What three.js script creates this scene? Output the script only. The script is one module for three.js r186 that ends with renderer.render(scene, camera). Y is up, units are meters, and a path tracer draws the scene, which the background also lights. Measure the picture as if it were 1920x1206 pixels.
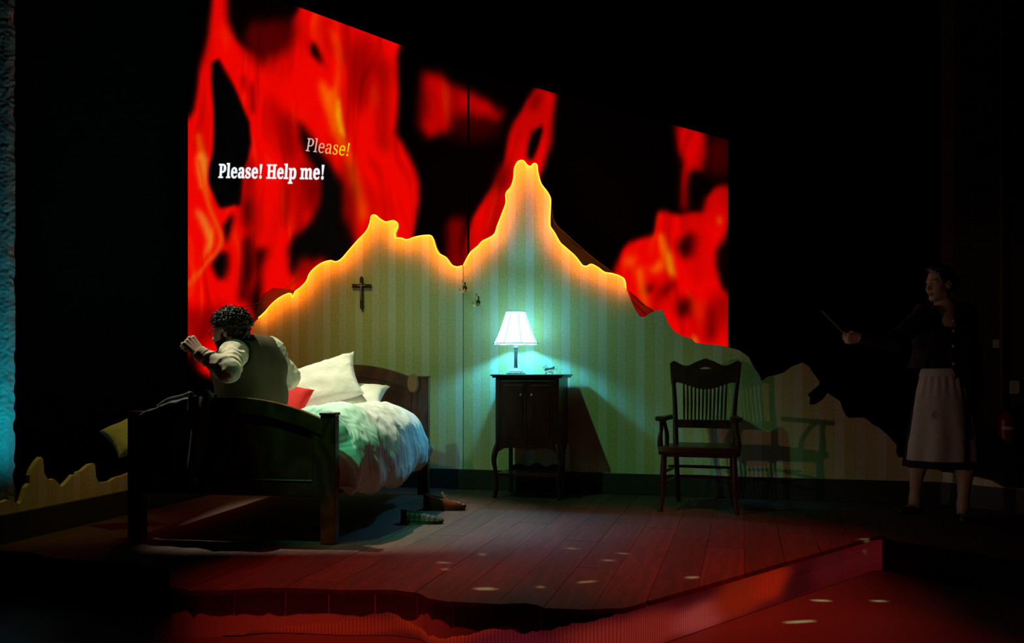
import * as THREE from 'three';
import { mergeGeometries, mergeVertices } from 'three/addons/utils/BufferGeometryUtils.js';
import { RoundedBoxGeometry } from 'three/addons/geometries/RoundedBoxGeometry.js';
import { ImprovedNoise } from 'three/addons/math/ImprovedNoise.js';

// ---------------------------------------------------------------- camera, lights, exposure
const scene = new THREE.Scene();
scene.background = new THREE.Color(0x000000);
const renderer = new THREE.WebGLRenderer();
renderer.toneMapping = THREE.LinearToneMapping;
renderer.toneMappingExposure = 1.0;
renderer.shadowMap.enabled = true;
// 1740 px focal length at 1920 x 1206, eye 0.985 m above the boards, rising front of 92 px
const camera = new THREE.PerspectiveCamera(2 * Math.atan(603 / 1740) * 180 / Math.PI, 1920 / 1206, 0.05, 60);
camera.position.set(0, 0.985, 0);
camera.lookAt(0, 0.985, -5);
camera.setViewOffset(1920, 1206, 0, -92, 1920, 1206);
scene.add(camera);

const V = (x, y, z) => new THREE.Vector3(x, y, -z);       // z counts metres away from the camera
function spot(name, from, to, rgb, intensity, deg, penumbra, size) {
  const l = new THREE.SpotLight(new THREE.Color().setRGB(...rgb), intensity, 0, deg * Math.PI / 180, penumbra, 2);
  l.name = name; l.position.copy(V(...from)); l.target.position.copy(V(...to)); l.target.name = name + '_aim';
  l.castShadow = true; l.shadow.radius = size; l.shadow.mapSize.set(2048, 2048);
  scene.add(l, l.target); return l;
}
// stage lanterns hung out of frame: key from high house left, and its coloured neighbours
spot('key_green', [-2.45, 6.36, 4.3], [-0.2, 0.7, 7.05], [0.25, 1.0, 0.42], 27, 18.5, 0.5, 2.5);
spot('foot_green', [-2.6, 6.3, 3.9], [-0.95, 0.45, 5.5], [0.08, 1.0, 0.42], 70, 5.5, 0.7, 2);
spot('key_amber', [-3.3, 6.9, 4.9], [-1.8, 0.9, 7.95], [1.0, 0.58, 0.07], 25, 14, 0.9, 2.5);
spot('bed_special', [-3.2, 6.6, 6.8], [-1.4, 0.8, 6.2], [1.0, 0.93, 0.68], 150, 12, 0.4, 0.5);
spot('front_fill', [-4.2, 1.05, 1.6], [2.6, 0.75, 7.0], [1.0, 0.62, 0.46], 6, 11, 0.55, 2);
spot('wing_amber', [-1.9, 5.5, 5.8], [-2.75, 0.3, 5.8], [0.85, 0.75, 0.10], 11, 8.5, 0.8, 2.5);
spot('wing_teal', [-2.97, 0.3, 5.55], [-3.42, 1.1, 6.25], [0.005, 0.75, 0.95], 2.6, 50, 0.9, 3);
spot('floor_cool', [0.3, 7.2, 3.4], [0.1, 0, 5.6], [0.85, 0.72, 1.0], 22, 6, 1.0, 4);
spot('floor_red_left', [-1.2, 6.8, 2.2], [-0.75, 0, 4.45], [1.0, 0.04, 0.02], 150, 7.5, 1.0, 4);
spot('floor_red_mid', [2.2, 7, 1.8], [0.85, 0, 5.1], [1.0, 0.05, 0.02], 165, 11.5, 1.0, 4);
spot('floor_red_right', [3.0, 6.5, 1.6], [1.35, -0.22, 4.1], [1.0, 0.02, 0.03], 55, 8, 1.0, 4);

// ---------------------------------------------------------------- helpers
const TAU = Math.PI * 2, R = d => d * Math.PI / 180;
let seed = 12345;
const rnd = () => { seed = (seed * 1664525 + 1013904223) % 4294967296; return seed / 4294967296; };
const rr = (a, b) => a + (b - a) * rnd();
const clamp = (x, a = 0, b = 1) => Math.min(b, Math.max(a, x));
const sstep = (a, b, x) => { const t = clamp((x - a) / (b - a)); return t * t * (3 - 2 * t); };
const lerp = (a, b, t) => a + (b - a) * t;
const perlin = new ImprovedNoise();
const N3 = (x, y, z) => perlin.noise(x + 31.7, y + 17.3, z + 5.1);
const taken = {};
function numbered(n) { const k = taken[n] = (taken[n] ?? -1) + 1; return k ? n + '_' + String(k).padStart(3, '0') : n; }
function shadows(o) { o.castShadow = true; o.receiveShadow = true; return o; }
function thing(name, label, category, pos = [0, 0, 0], turn = 0, group) {
  const o = new THREE.Group(); o.name = numbered(name); o.position.copy(V(...pos)); o.rotation.y = turn;
  o.userData = { label, category }; if (group) o.userData.group = group; scene.add(o); return o;
}
function part(name, geo, mat, parent, label) {
  const m = shadows(new THREE.Mesh(geo, mat)); m.name = name; if (label) m.userData.label = label; parent.add(m); return m;
}
function solo(name, geo, mat, label, category, group) {
  const m = shadows(new THREE.Mesh(geo, mat)); m.name = numbered(name); m.userData = { label, category };
  if (group) m.userData.group = group; scene.add(m); return m;
}
function struct(name, geo, mat, label) {
  const m = geo ? shadows(new THREE.Mesh(geo, mat)) : new THREE.Group(); m.name = numbered(name);
  m.userData = { kind: 'structure' }; if (label) { m.userData.label = label; m.userData.category = label.split(' ').pop(); } scene.add(m); return m;
}
const flat = g => { const q = g.index ? g.toNonIndexed() : g; for (const k of Object.keys(q.attributes)) if (!['position', 'normal', 'uv'].includes(k)) q.deleteAttribute(k); return q; };
const merge = list => mergeGeometries(list.map(flat));
const box = (w, h, d, x = 0, y = 0, z = 0, r = 0) => (r ? new RoundedBoxGeometry(w, h, d, 2, r) : new THREE.BoxGeometry(w, h, d)).translate(x, y, z);
function metreUV(g, kx = 1, ky = 1) {              // box mapping in metres
  const q = flat(g), p = q.attributes.position, n = q.attributes.normal, uv = new Float32Array(p.count * 2);
  for (let i = 0; i < p.count; i++) {
    const ax = Math.abs(n.getX(i)), ay = Math.abs(n.getY(i)), az = Math.abs(n.getZ(i));
    const [u, v] = az >= ax && az >= ay ? [p.getX(i), p.getY(i)] : ax >= ay ? [p.getZ(i), p.getY(i)] : [p.getX(i), p.getZ(i)];
    uv[i * 2] = u * kx; uv[i * 2 + 1] = v * ky;
  }
  q.setAttribute('uv', new THREE.BufferAttribute(uv, 2)); return q;
}
function tube(pts, r, seg = 24, rad = 8, closed = false) {
  return new THREE.TubeGeometry(new THREE.CatmullRomCurve3(pts.map(p => p.isVector3 ? p : new THREE.Vector3(...p)), closed, 'centripetal'), seg, r, rad, closed);
}
function taperTube(pts, radii, seg = 24, rad = 10, squash = 1) {   // a tube whose radius follows radii along its length, capped
  const c = new THREE.CatmullRomCurve3(pts.map(p => new THREE.Vector3(...p)), false, 'centripetal');
  const g = new THREE.TubeGeometry(c, seg, 1, rad, false), p = g.attributes.position, P = c.getSpacedPoints(seg);
  for (let i = 0; i <= seg; i++) {
    const t = i / seg * (radii.length - 1), k = Math.min(radii.length - 2, Math.floor(t)), r0 = lerp(radii[k], radii[k + 1], t - k);
    for (let j = 0; j <= rad; j++) {
      const n = i * (rad + 1) + j, q = P[i], f = c.getPointAt(i / seg);
      p.setXYZ(n, f.x + (p.getX(n) - f.x) * r0, f.y + (p.getY(n) - f.y) * r0 * squash, f.z + (p.getZ(n) - f.z) * r0);
    }
  }
  g.computeVertexNormals(); return g;
}
const lathe = (pts, seg = 32) => new THREE.LatheGeometry(pts.map(p => new THREE.Vector2(...p)), seg);
function poly(arr) { const o = []; for (let i = 0; i < arr.length; i += 2) o.push(new THREE.Vector2(arr[i], arr[i + 1])); return o; }
function slab(pts, depth, bevel = 0) {            // outline in xy pushed to -depth .. 0
  const s = new THREE.Shape(pts);
  return new THREE.ExtrudeGeometry(s, { depth, bevelEnabled: bevel > 0, bevelSize: bevel, bevelThickness: bevel, bevelSegments: 2, steps: 1 }).translate(0, 0, -depth);
}
// signed distance modelling, meshed with surface nets
const bone = (a, b, ra, rb = ra) => ({ a, b, ra, rb });
const dBone = (o, x, y, z) => {
  const [ax, ay, az] = o.a, [bx, by, bz] = o.b, ux = bx - ax, uy = by - ay, uz = bz - az, px = x - ax, py = y - ay, pz = z - az;
  const t = clamp((px * ux + py * uy + pz * uz) / (ux * ux + uy * uy + uz * uz + 1e-9));
  return Math.hypot(px - ux * t, py - uy * t, pz - uz * t) - (o.ra + (o.rb - o.ra) * t);
};
const dEll = (x, y, z, c, r) => { const a = (x - c[0]) / r[0], b = (y - c[1]) / r[1], d = (z - c[2]) / r[2]; const k = Math.hypot(a, b, d); return (k - 1) * Math.min(r[0], r[1], r[2]); };
const smin = (a, b, k) => { const h = Math.max(k - Math.abs(a - b), 0) / k; return Math.min(a, b) - h * h * k * 0.25; };
const smax = (a, b, k) => -smin(-a, -b, k);
const bones = (list, k) => (x, y, z) => { let d = 1e3; for (const o of list) d = smin(d, dBone(o, x, y, z), k); return d; };
function nets(f, lo, hi, h) {
  const n = [0, 1, 2].map(i => Math.ceil((hi[i] - lo[i]) / h) + 1), [nx, ny, nz] = n, v = new Float32Array(nx * ny * nz);
  let q = 0; for (let k = 0; k < nz; k++) for (let j = 0; j < ny; j++) for (let i = 0; i < nx; i++) v[q++] = f(lo[0] + i * h, lo[1] + j * h, lo[2] + k * h);
  const id = new Int32Array(nx * ny * nz).fill(-1), pos = [], ind = [], st = [1, nx, nx * ny];
  for (let k = 0; k < nz - 1; k++) for (let j = 0; j < ny - 1; j++) for (let i = 0; i < nx - 1; i++) {
    const b = i + j * nx + k * nx * ny; let c = 0, sx = 0, sy = 0, sz = 0;
    for (let e = 0; e < 12; e++) {
      const ax = e >> 2, o1 = e & 1, o2 = (e >> 1) & 1, A = [0, 0, 0]; A[(ax + 1) % 3] = o1; A[(ax + 2) % 3] = o2;
      const p = b + A[0] + A[1] * nx + A[2] * nx * ny, va = v[p], vb = v[p + st[ax]];
      if ((va < 0) === (vb < 0)) continue;
      const t = va / (va - vb); A[ax] += t; sx += A[0]; sy += A[1]; sz += A[2]; c++;
    }
    if (c) { id[b] = pos.length / 3; pos.push(lo[0] + (i + sx / c) * h, lo[1] + (j + sy / c) * h, lo[2] + (k + sz / c) * h); }
  }
  for (let k = 1; k < nz - 1; k++) for (let j = 1; j < ny - 1; j++) for (let i = 1; i < nx - 1; i++) {
    const b = i + j * nx + k * nx * ny;
    for (let ax = 0; ax < 3; ax++) {
      const va = v[b], vb = v[b + st[ax]]; if ((va < 0) === (vb < 0)) continue;
      const s1 = st[(ax + 1) % 3], s2 = st[(ax + 2) % 3], A = id[b], B = id[b - s1], C = id[b - s1 - s2], D = id[b - s2];
      if (A < 0 || B < 0 || C < 0 || D < 0) continue;
      if (va < 0) ind.push(A, B, C, A, C, D); else ind.push(A, C, B, A, D, C);
    }
  }
  const g = new THREE.BufferGeometry(); g.setAttribute('position', new THREE.Float32BufferAttribute(pos, 3)); g.setIndex(ind);
  g.setAttribute('uv', new THREE.Float32BufferAttribute(new Float32Array(pos.length / 3 * 2), 2)); g.computeVertexNormals(); return g;
}
function colour(g, fn) {                           // vertex colours from a function of position (linear values)
  const p = g.attributes.position, c = new Float32Array(p.count * 3);
  for (let i = 0; i < p.count; i++) c.set(fn(p.getX(i), p.getY(i), p.getZ(i)), i * 3);
  g.setAttribute('color', new THREE.BufferAttribute(c, 3)); return g;
}
// textures
function dataTex(w, h, fn, srgb = true) {
  const d = new Uint8Array(w * h * 4);
  for (let y = 0; y < h; y++) for (let x = 0; x < w; x++) { const c = fn(x / w, y / h, x, y), o = (y * w + x) * 4; d[o] = clamp(c[0], 0, 255); d[o + 1] = clamp(c[1], 0, 255); d[o + 2] = clamp(c[2], 0, 255); d[o + 3] = 255; }
  const t = new THREE.DataTexture(d, w, h); t.magFilter = THREE.LinearFilter; t.minFilter = THREE.LinearFilter; t.wrapS = t.wrapT = THREE.RepeatWrapping;
  if (srgb) t.colorSpace = THREE.SRGBColorSpace; t.needsUpdate = true; return t;
}
function canvasTex(w, h, draw) { const c = document.createElement('canvas'); c.width = w; c.height = h; draw(c.getContext('2d'), w, h); const t = new THREE.CanvasTexture(c); t.colorSpace = THREE.SRGBColorSpace; return t; }
// noise that repeats with period 1 over u and v
const tile = (u, v, f, z = 0) => { const a = Math.cos(u * TAU) * f / TAU, b = Math.sin(u * TAU) * f / TAU, c = v * TAU; return perlin.noise(a + 9.1, b + Math.cos(c) * f / TAU + 3.3, Math.sin(c) * f / TAU + z); };
const std = (rgb, roughness = 0.8, extra = {}) => new THREE.MeshStandardMaterial({ color: Array.isArray(rgb) ? new THREE.Color().setRGB(...rgb) : rgb, roughness, metalness: 0, ...extra });

const woodGrain = (base, dark, f = 1) => dataTex(512, 512, (u, v) => {
  const w = tile(u, v, 6, 2) * 1.6 + u * 14 * f, ring = 0.5 + 0.5 * Math.sin(w * TAU / 2 + tile(u, v, 3, 8) * 9), fine = tile(u * 1, v, 40, 4) * 0.5 + (((u * 97.3 + tile(u, v, 9, 1)) % 0.13) / 0.13) * 0.25;
  const k = clamp(0.62 * ring + 0.5 * fine + 0.12 * rnd()); return base.map((b, i) => lerp(dark[i], b, k));
});
const bumpNoise = (f1, f2, a = 0.5) => dataTex(256, 256, (u, v) => { const k = 128 + 110 * (tile(u, v, f1) * a + tile(u, v, f2, 7) * (1 - a)); return [k, k, k]; }, false);
const pineTex = woodGrain([112, 56, 24], [66, 30, 11]);
const mahoganyTex = woodGrain([82, 30, 17], [46, 14, 8]);
const M = {
  pine: std(0xffffff, 0.32, { map: pineTex }),
  mahogany: std(0xffffff, 0.3, { map: mahoganyTex }),
  chairWood: std(0xffffff, 0.33, { map: woodGrain([70, 26, 15], [36, 12, 7]) }),
  black: std([0.012, 0.012, 0.012], 0.95),
  brass: std([0.75, 0.55, 0.25], 0.22, { metalness: 1 }),
  steel: std([0.7, 0.7, 0.7], 0.25, { metalness: 1 }),
};

// ---------------------------------------------------------------- the stage house
const brickBump = dataTex(512, 512, (u, v) => {
  const row = Math.floor(v * 8), su = (u * 4 + (row % 2) * 0.5) % 1, sv = (v * 8) % 1, edge = Math.min(su * 0.225, (1 - su) * 0.225, sv * 0.075, (1 - sv) * 0.075);
  const k = 200 * sstep(0.002, 0.009, edge) + 40 * tile(u, v, 30); return [k, k, k];
}, false);
const brickMat = rgb => { const b = brickBump.clone(); b.repeat.set(1 / 0.9, 1 / 0.6); b.needsUpdate = true; return std(rgb, 0.9, { bumpMap: b, bumpScale: 0.008 }); };
const blackBrick = brickMat([0.014, 0.013, 0.011]), brownBrick = brickMat([0.07, 0.055, 0.04]);
struct('wall_rear', metreUV(box(16, 10, 0.3, 0.5, 4.6, -10.8)), blackBrick, 'black painted brick rear stage wall');
struct('wall_outer_left', metreUV(box(0.3, 10, 16, -7.2, 4.6, -3)), blackBrick, 'black painted brick side wall');
struct('wall_outer_right', metreUV(box(0.3, 10, 16, 8.2, 4.6, -3)), blackBrick, 'black painted brick side wall');
struct('wall_front', metreUV(box(16, 10, 0.3, 0.5, 4.6, 5.1)), M.black, 'black house wall');
struct('ceiling', box(16, 0.2, 16.5, 0.5, 9.7, -3), M.black, 'black stage ceiling');
struct('wall_wing_right', metreUV(box(4.3, 10, 0.25, 5.95, 4.6, -8.1)), brownBrick, 'brown brick wing wall');
const pierTex = dataTex(256, 256, (u, v) => { const k = 150 + 70 * tile(u, v, 9) + 60 * tile(u, v, 34, 3); return [k, k, k]; }, false);
pierTex.repeat.set(1.2, 1.2);
{ // rough painted pier at the far left with a chipped arris
  const w = 0.6, g = new THREE.BoxGeometry(w, 8.5, 0.5, 30, 240, 10), p = g.attributes.position;
  for (let i = 0; i < p.count; i++) {
    const x = p.getX(i), y = p.getY(i), z = p.getZ(i), edge = sstep(w / 2 - 0.06, w / 2, x), chip = Math.max(0, N3(x * 3, y * 9, z * 3) + 0.5 * N3(y * 31, x, z));
    p.setX(i, x - edge * (0.012 + 0.045 * chip)); p.setZ(i, z + 0.008 * N3(x * 14, y * 14, z * 7) - edge * sstep(0, 0.25, z) * 0.02);
  }
  g.computeVertexNormals();
  const pier = struct('wall_pier', metreUV(g), std([0.22, 0.23, 0.23], 0.6, { bumpMap: pierTex, bumpScale: 0.03 }), 'rough plastered pier at the far left');
  pier.position.copy(V(-3.69, 4.03, 6.253)); pier.rotation.y = R(32);
}

// stage platform: dark boards cut to a burnt outline, a lower floor in front
const FRONT = [-3.3, 5.12, -2.85, 5.1, -2.6, 5.026, -2.419, 4.883, -2.18, 4.801, -1.967, 4.735, -1.752, 4.62, -1.68, 4.546, -1.561, 4.232, -1.431, 4.15, -1.342, 4.17, -1.246, 4.17, -1.113, 4.211, -0.966, 4.201, -0.767, 4.17, -0.539, 4.17, -0.413, 4.11, -0.358, 4.014, -0.273, 3.958, -0.136, 3.931, -0.056, 3.913, 0.056, 3.931, 0.112, 3.895, 0.133, 3.851, 0.297, 3.826, 0.469, 3.851, 1.141, 4.51, 2.154, 5.511, 2.231, 5.547, 2.694, 4.883, 3.4, 3.9, 4.6, 3.6];
const outline = poly([...FRONT, 4.6, 7.9, 3.3, 7.9, 3.3, 8.9, -3.3, 8.9]);     // (x, distance)
const DROP = 0.22;
struct('floor_lower', box(15.6, 0.2, 15.6, 0.5, -DROP - 0.1, -2.9), std([0.09, 0.075, 0.07], 0.45, { bumpMap: bumpNoise(7, 40), bumpScale: 0.002 }), 'dark lower stage floor');
const inset = outline.map(p => p.clone());
for (let i = 0; i < FRONT.length / 2; i++) inset[i].y += 0.05;
struct('floor_platform', slab(inset, DROP - 0.02).rotateX(-Math.PI / 2).translate(0, -0.022, 0), M.black, 'black platform frame under the stage floor');
{
  const stageFloor = struct('floor', null, null);
  stageFloor.userData.label = 'dark red brown boarded stage floor'; stageFloor.userData.category = 'floor';
  const tints = [[70, 43, 36], [65, 41, 34], [75, 47, 39], [61, 38, 32]].map((b, i) => {
    const t = dataTex(256, 512, (u, v) => { const w = u * 3.2 + tile(u, v, 4, i) * 0.9, k = 0.55 + 0.35 * Math.sin(w * TAU + 6 * tile(u, v * 1, 2, i + 3)) + 0.3 * tile(u, v, 60, i) + (tile(u, v, 18, 9 + i) > 0.42 ? 0.4 : 0); return b.map(c => c * (0.72 + 0.36 * k)); });
    t.repeat.set(1 / 0.22, 1 / 1.3); return std(0xffffff, 0.72, { map: t, bumpMap: bumpNoise(14, 50), bumpScale: 0.0012 });
  });
  const a = Math.atan2(0.25, 1), ca = Math.cos(a), sa = Math.sin(a);
  const toL = p => new THREE.Vector2(p.x * ca - p.y * sa, p.x * sa + p.y * ca), toW = p => new THREE.Vector2(p.x * ca + p.y * sa, -p.x * sa + p.y * ca);
  const L = outline.map(toL);
  const cut = (pts, nx, ny, d) => { const o = []; for (let i = 0; i < pts.length; i++) { const A = pts[i], B = pts[(i + 1) % pts.length], da = A.x * nx + A.y * ny - d, db = B.x * nx + B.y * ny - d; if (da <= 0) o.push(A); if ((da < 0 && db > 0) || (da > 0 && db < 0)) o.push(A.clone().lerp(B, da / (da - db))); } return o; };
  let n = 0;
  for (let i = -30; i < 22; i++) {
    const x0 = i * 0.203 + 0.0025, x1 = x0 + 0.2006, off = [0, 1.35, 0.6, 1.9][(i + 40) % 4];
    for (let y0 = 2 - off; y0 < 10; y0 += 2.6) {
      let q = cut(L, 1, 0, x1); q = q.length > 2 ? cut(q, -1, 0, -x0) : q; q = q.length > 2 ? cut(q, 0, 1, y0 + 2.597) : q; q = q.length > 2 ? cut(q, 0, -1, -y0) : q;
      if (q.length < 3) continue;
      q = q.filter((p, k) => p.distanceTo(q[(k + 1) % q.length]) > 1e-4); if (q.length < 3 || Math.abs(THREE.ShapeUtils.area(q)) < 0.002) continue;
      const w = q.map(toW), g = slab(w, 0.022).rotateX(-Math.PI / 2); g.deleteAttribute('uv');
      const p = g.attributes.position, uv = new Float32Array(p.count * 2), o = rnd();
      for (let k = 0; k < p.count; k++) { const l = toL(new THREE.Vector2(p.getX(k), -p.getZ(k))); uv[k * 2] = l.x - x0 + o; uv[k * 2 + 1] = l.y + o * 3; }
      g.setAttribute('uv', new THREE.BufferAttribute(uv, 2));
      part(n ? 'plank_' + String(n).padStart(3, '0') : 'plank', g, tints[Math.floor(rnd() * 4)], stageFloor).position.y = rr(-0.0015, 0); n++;
    }
  }
}

// wallpapered scenery walls with a burnt, jagged top
const BACK = [-0.077, 1.39, -0.009, 1.452, 0.052, 1.501, 0.119, 1.57, 0.202, 1.63, 0.3, 1.661, 0.318, 1.628, 0.346, 1.678, 0.389, 1.707, 0.453, 1.766, 0.478, 1.824, 0.531, 1.878, 0.607, 1.922, 0.684, 1.938, 0.724, 1.926, 0.768, 1.94, 0.843, 2.013, 0.927, 2.1, 1.013, 2.184, 1.044, 2.251, 1.059, 2.31, 1.093, 2.313, 1.127, 2.284, 1.18, 2.252, 1.262, 2.259, 1.296, 2.228, 1.291, 2.195, 1.272, 2.157, 1.274, 2.117, 1.325, 2.11, 1.373, 2.094, 1.44, 2.111, 1.511, 2.123, 1.591, 2.12, 1.613, 2.086, 1.634, 2.018, 1.662, 1.968, 1.723, 1.933, 1.774, 1.867, 1.821, 1.852, 1.863, 1.86, 1.877, 1.864, 1.904, 1.916, 1.941, 1.973, 2.006, 2.024, 2.033, 2.054, 2.141, 2.112, 2.168, 2.181, 2.214, 2.294, 2.241, 2.369, 2.243, 2.448, 2.284, 2.498, 2.306, 2.566, 2.315, 2.653, 2.347, 2.704, 2.387, 2.706, 2.419, 2.669, 2.446, 2.655, 2.477, 2.679, 2.499, 2.669, 2.508, 2.608, 2.535, 2.511, 2.588, 2.439, 2.613, 2.388, 2.613, 2.312, 2.61, 2.165, 2.65, 2.102, 2.694, 2.023, 2.747, 1.976, 2.821, 1.907, 2.878, 1.834, 2.913, 1.828, 2.943, 1.843, 2.999, 1.817, 3.055, 1.776, 3.119, 1.763, 3.175, 1.743, 3.213, 1.716, 3.226, 1.646, 3.26, 1.554, 3.294, 1.481, 3.332, 1.415, 3.368, 1.406, 3.412, 1.437, 3.466, 1.459, 3.508, 1.467, 3.525, 1.431, 3.558, 1.359, 3.602, 1.294, 3.67, 1.257, 3.739, 1.233, 3.769, 1.202, 3.865, 1.19, 3.954, 1.182, 4.021, 1.167, 4.101, 1.143, 4.173, 1.09, 4.209, 1.015, 4.253, 0.948, 4.269, 0.903, 4.32, 0.94, 4.368, 0.948, 4.435, 0.97, 4.491, 1.015, 4.569, 1.046, 4.612, 1.022, 4.654, 0.957, 4.693, 0.904, 4.69, 0.876, 4.647, 0.837, 4.608, 0.804, 4.625, 0.778, 4.622, 0.729, 4.66, 0.726, 4.718, 0.764, 4.756, 0.813, 4.841, 0.753, 4.86, 0.691, 4.881, 0.649, 4.905, 0.627, 5.004, 0.633, 5.036, 0.617, 5.068, 0.586, 5.116, 0.558, 5.181, 0.5, 5.241, 0.431, 5.237, 0.379, 5.25, 0.342, 5.309, 0.33, 5.357, 0.305, 5.438, 0.287, 5.556, 0.239];
const LEFT = [2.998, 0.233, 2.938, 0.245, 2.901, 0.231, 2.849, 0.206, 2.832, 0.222, 2.798, 0.297, 2.769, 0.32, 2.767, 0.366, 2.746, 0.403, 2.711, 0.441, 2.675, 0.466, 2.659, 0.455, 2.653, 0.409, 2.649, 0.367, 2.626, 0.337, 2.602, 0.316, 2.567, 0.322, 2.539, 0.303, 2.508, 0.268, 2.483, 0.27, 2.43, 0.301, 2.391, 0.329, 2.362, 0.312, 2.347, 0.342, 2.312, 0.344, 2.241, 0.378, 2.196, 0.381, 2.185, 0.359, 2.179, 0.296, 2.16, 0.262, 2.131, 0.248, 2.034, 0.244, 1.99, 0.26, 1.888, 0.269, 1.717, 0.293, 1.479, 0.315, 1.279, 0.28, 1.067, 0.349, 0.763, 0.374, 0.519, 0.319, 0.258, 0.393, 0.03, 0.436];
const SIDE = [0.012, 0.238, 0.139, 0.235, 0.271, 0.22, 0.364, 0.206, 0.422, 0.178, 0.443, 0.168];
const CHAR = [0.012, 0.73, 0.139, 0.687, 0.253, 0.642, 0.327, 0.577, 0.451, 0.475, 0.525, 0.442, 0.577, 0.398, 0.7, 0.43, 0.8, 0.35, 0.95, 0.3];
const paper = dataTex(512, 512, (u, v) => {       // 0.30 m repeat: cream and ochre stripes with a worn damask figure
  const s = (u * 4) % 4, k = Math.floor(s), c = [[224, 212, 186], [212, 194, 132], [218, 204, 170], [214, 198, 142]][k];
  const line = Math.min(s - k, k + 1 - s) < 0.035 ? -14 : 0;
  const fig = 16 * Math.sin(tile(u, v, 16, 2) * 26) * (0.5 + tile(u, v, 8, 5)) + 10 * tile(u, v, 60, 4) + 10 * tile(u, v, 24, 11);
  return c.map(x => x + line + fig);
});
paper.repeat.set(1 / 0.3, 1 / 0.3);
const paperMat = std(0xffffff, 0.78, { map: paper }), baseMat = std([0.035, 0.028, 0.024], 0.5), charMat = std([0.01, 0.009, 0.008], 0.95);
function wallFlat(name, label, pos, turn) { const w = struct(name, null, null); w.userData.label = label; w.userData.category = 'wall'; w.position.copy(V(...pos)); w.rotation.y = turn; return w; }
const TURN = -Math.atan(0.25);
const wallBack = wallFlat('wall_back', 'striped wallpapered scenery wall with burnt jagged top behind bed', [-2.22, 0, 8.18], TURN);
const bp = poly(BACK), cutAt = bp.findIndex(p => p.x > 1.87);
const tops = [[...bp.slice(0, cutAt), new THREE.Vector2(1.865, 1.861)], [new THREE.Vector2(1.872, 1.862), ...bp.slice(cutAt)]];
tops.forEach((t, i) => part(i ? 'panel_001' : 'panel', slab([...t, new THREE.Vector2(t[t.length - 1].x, 0), new THREE.Vector2(t[0].x, 0)], 0.03), paperMat, wallBack));
{ const b = struct('baseboard_back', box(5.6, 0.165, 0.018, 2.76, 0.0825, 0.0095, 0.004), baseMat, 'dark painted baseboard'); b.position.copy(wallBack.position); b.rotation.y = TURN; }
{
  const turn = Math.atan2(0.9737, 0.2276), end = [-2.22 - 0.2276 * 3.3, 0, 8.18 - 0.9737 * 3.3];
  const w = wallFlat('wall_left', 'low burnt remnant of striped wallpaper wall at left', end, turn);
  const t = [new THREE.Vector2(0.1, 0.2), ...poly(LEFT).map(p => new THREE.Vector2(3.3 - p.x, p.y))];
  part('panel', slab([...t, new THREE.Vector2(3.27, 0), new THREE.Vector2(0.1, 0)], 0.03), paperMat, w);
  const b = struct('baseboard_left', box(3.15, 0.165, 0.018, 1.68, 0.0825, 0.0095, 0.004), baseMat, 'dark painted baseboard'); b.position.copy(w.position); b.rotation.y = turn;
  const turn3 = -Math.atan2(0.778, 0.628), w3 = wallFlat('wall_right', 'last low scrap of wallpapered wall with charred board behind', [3.16, 0, 6.834], turn3);
  part('panel', slab([...poly(SIDE), new THREE.Vector2(0.95, 0.168), new THREE.Vector2(0.95, 0), new THREE.Vector2(0.012, 0)], 0.03), paperMat, w3);
  part('charred_board', slab([...poly(CHAR), new THREE.Vector2(0.95, 0), new THREE.Vector2(0.012, 0)], 0.02).translate(0, 0, -0.031), charMat, w3, 'charred black board');
  const b3 = struct('baseboard_right', box(0.95, 0.165, 0.018, 0.48, 0.0825, 0.0095, 0.004), baseMat, 'dark painted baseboard'); b3.position.copy(w3.position); b3.rotation.y = turn3;
}
// glowing rope light along the burnt edge of the back wall
{
  const emberLine = std([0.5, 0.2, 0.03], 0.6, { emissive: new THREE.Color().setRGB(1, 0.30, 0.012), emissiveIntensity: 6 });
  const n = bp.findIndex(p => p.x > 3.21);
  [[1, cutAt, 'orange glowing rope light along burnt edge of left wall panel'], [cutAt, n + 2, 'orange glowing rope light along burnt peak of right wall panel']].forEach(([a, b, label]) => {
    const o = thing('rope_light', label, 'rope light'); o.position.copy(wallBack.position); o.rotation.y = TURN;
    const pts = bp.slice(a, b).map(p => new THREE.Vector3(p.x, p.y - 0.004, 0.014));
    part('glowing_tube', new THREE.TubeGeometry(new THREE.CatmullRomCurve3(pts, false, 'centripetal'), pts.length * 5, 0.0038, 6), emberLine, o);
    const c = new THREE.CatmullRomCurve3(pts, false, 'centripetal'), L = c.getLength(), k = Math.round(L / 0.085);
    for (let i = 0; i < k; i++) {
      const q = c.getPointAt((i + 0.5) / k), l = new THREE.SpotLight(new THREE.Color().setRGB(1, 0.19, 0.004), 0.06, 0, R(80), 1, 2);
      l.position.set(q.x, q.y, 0.115); l.target.position.set(q.x, q.y, -1); l.shadow.radius = 0.5; l.castShadow = true; l.name = 'rope_glow'; l.target.name = 'rope_glow_aim'; o.add(l, l.target);   // faces the wall
    }
  });
}

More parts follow.
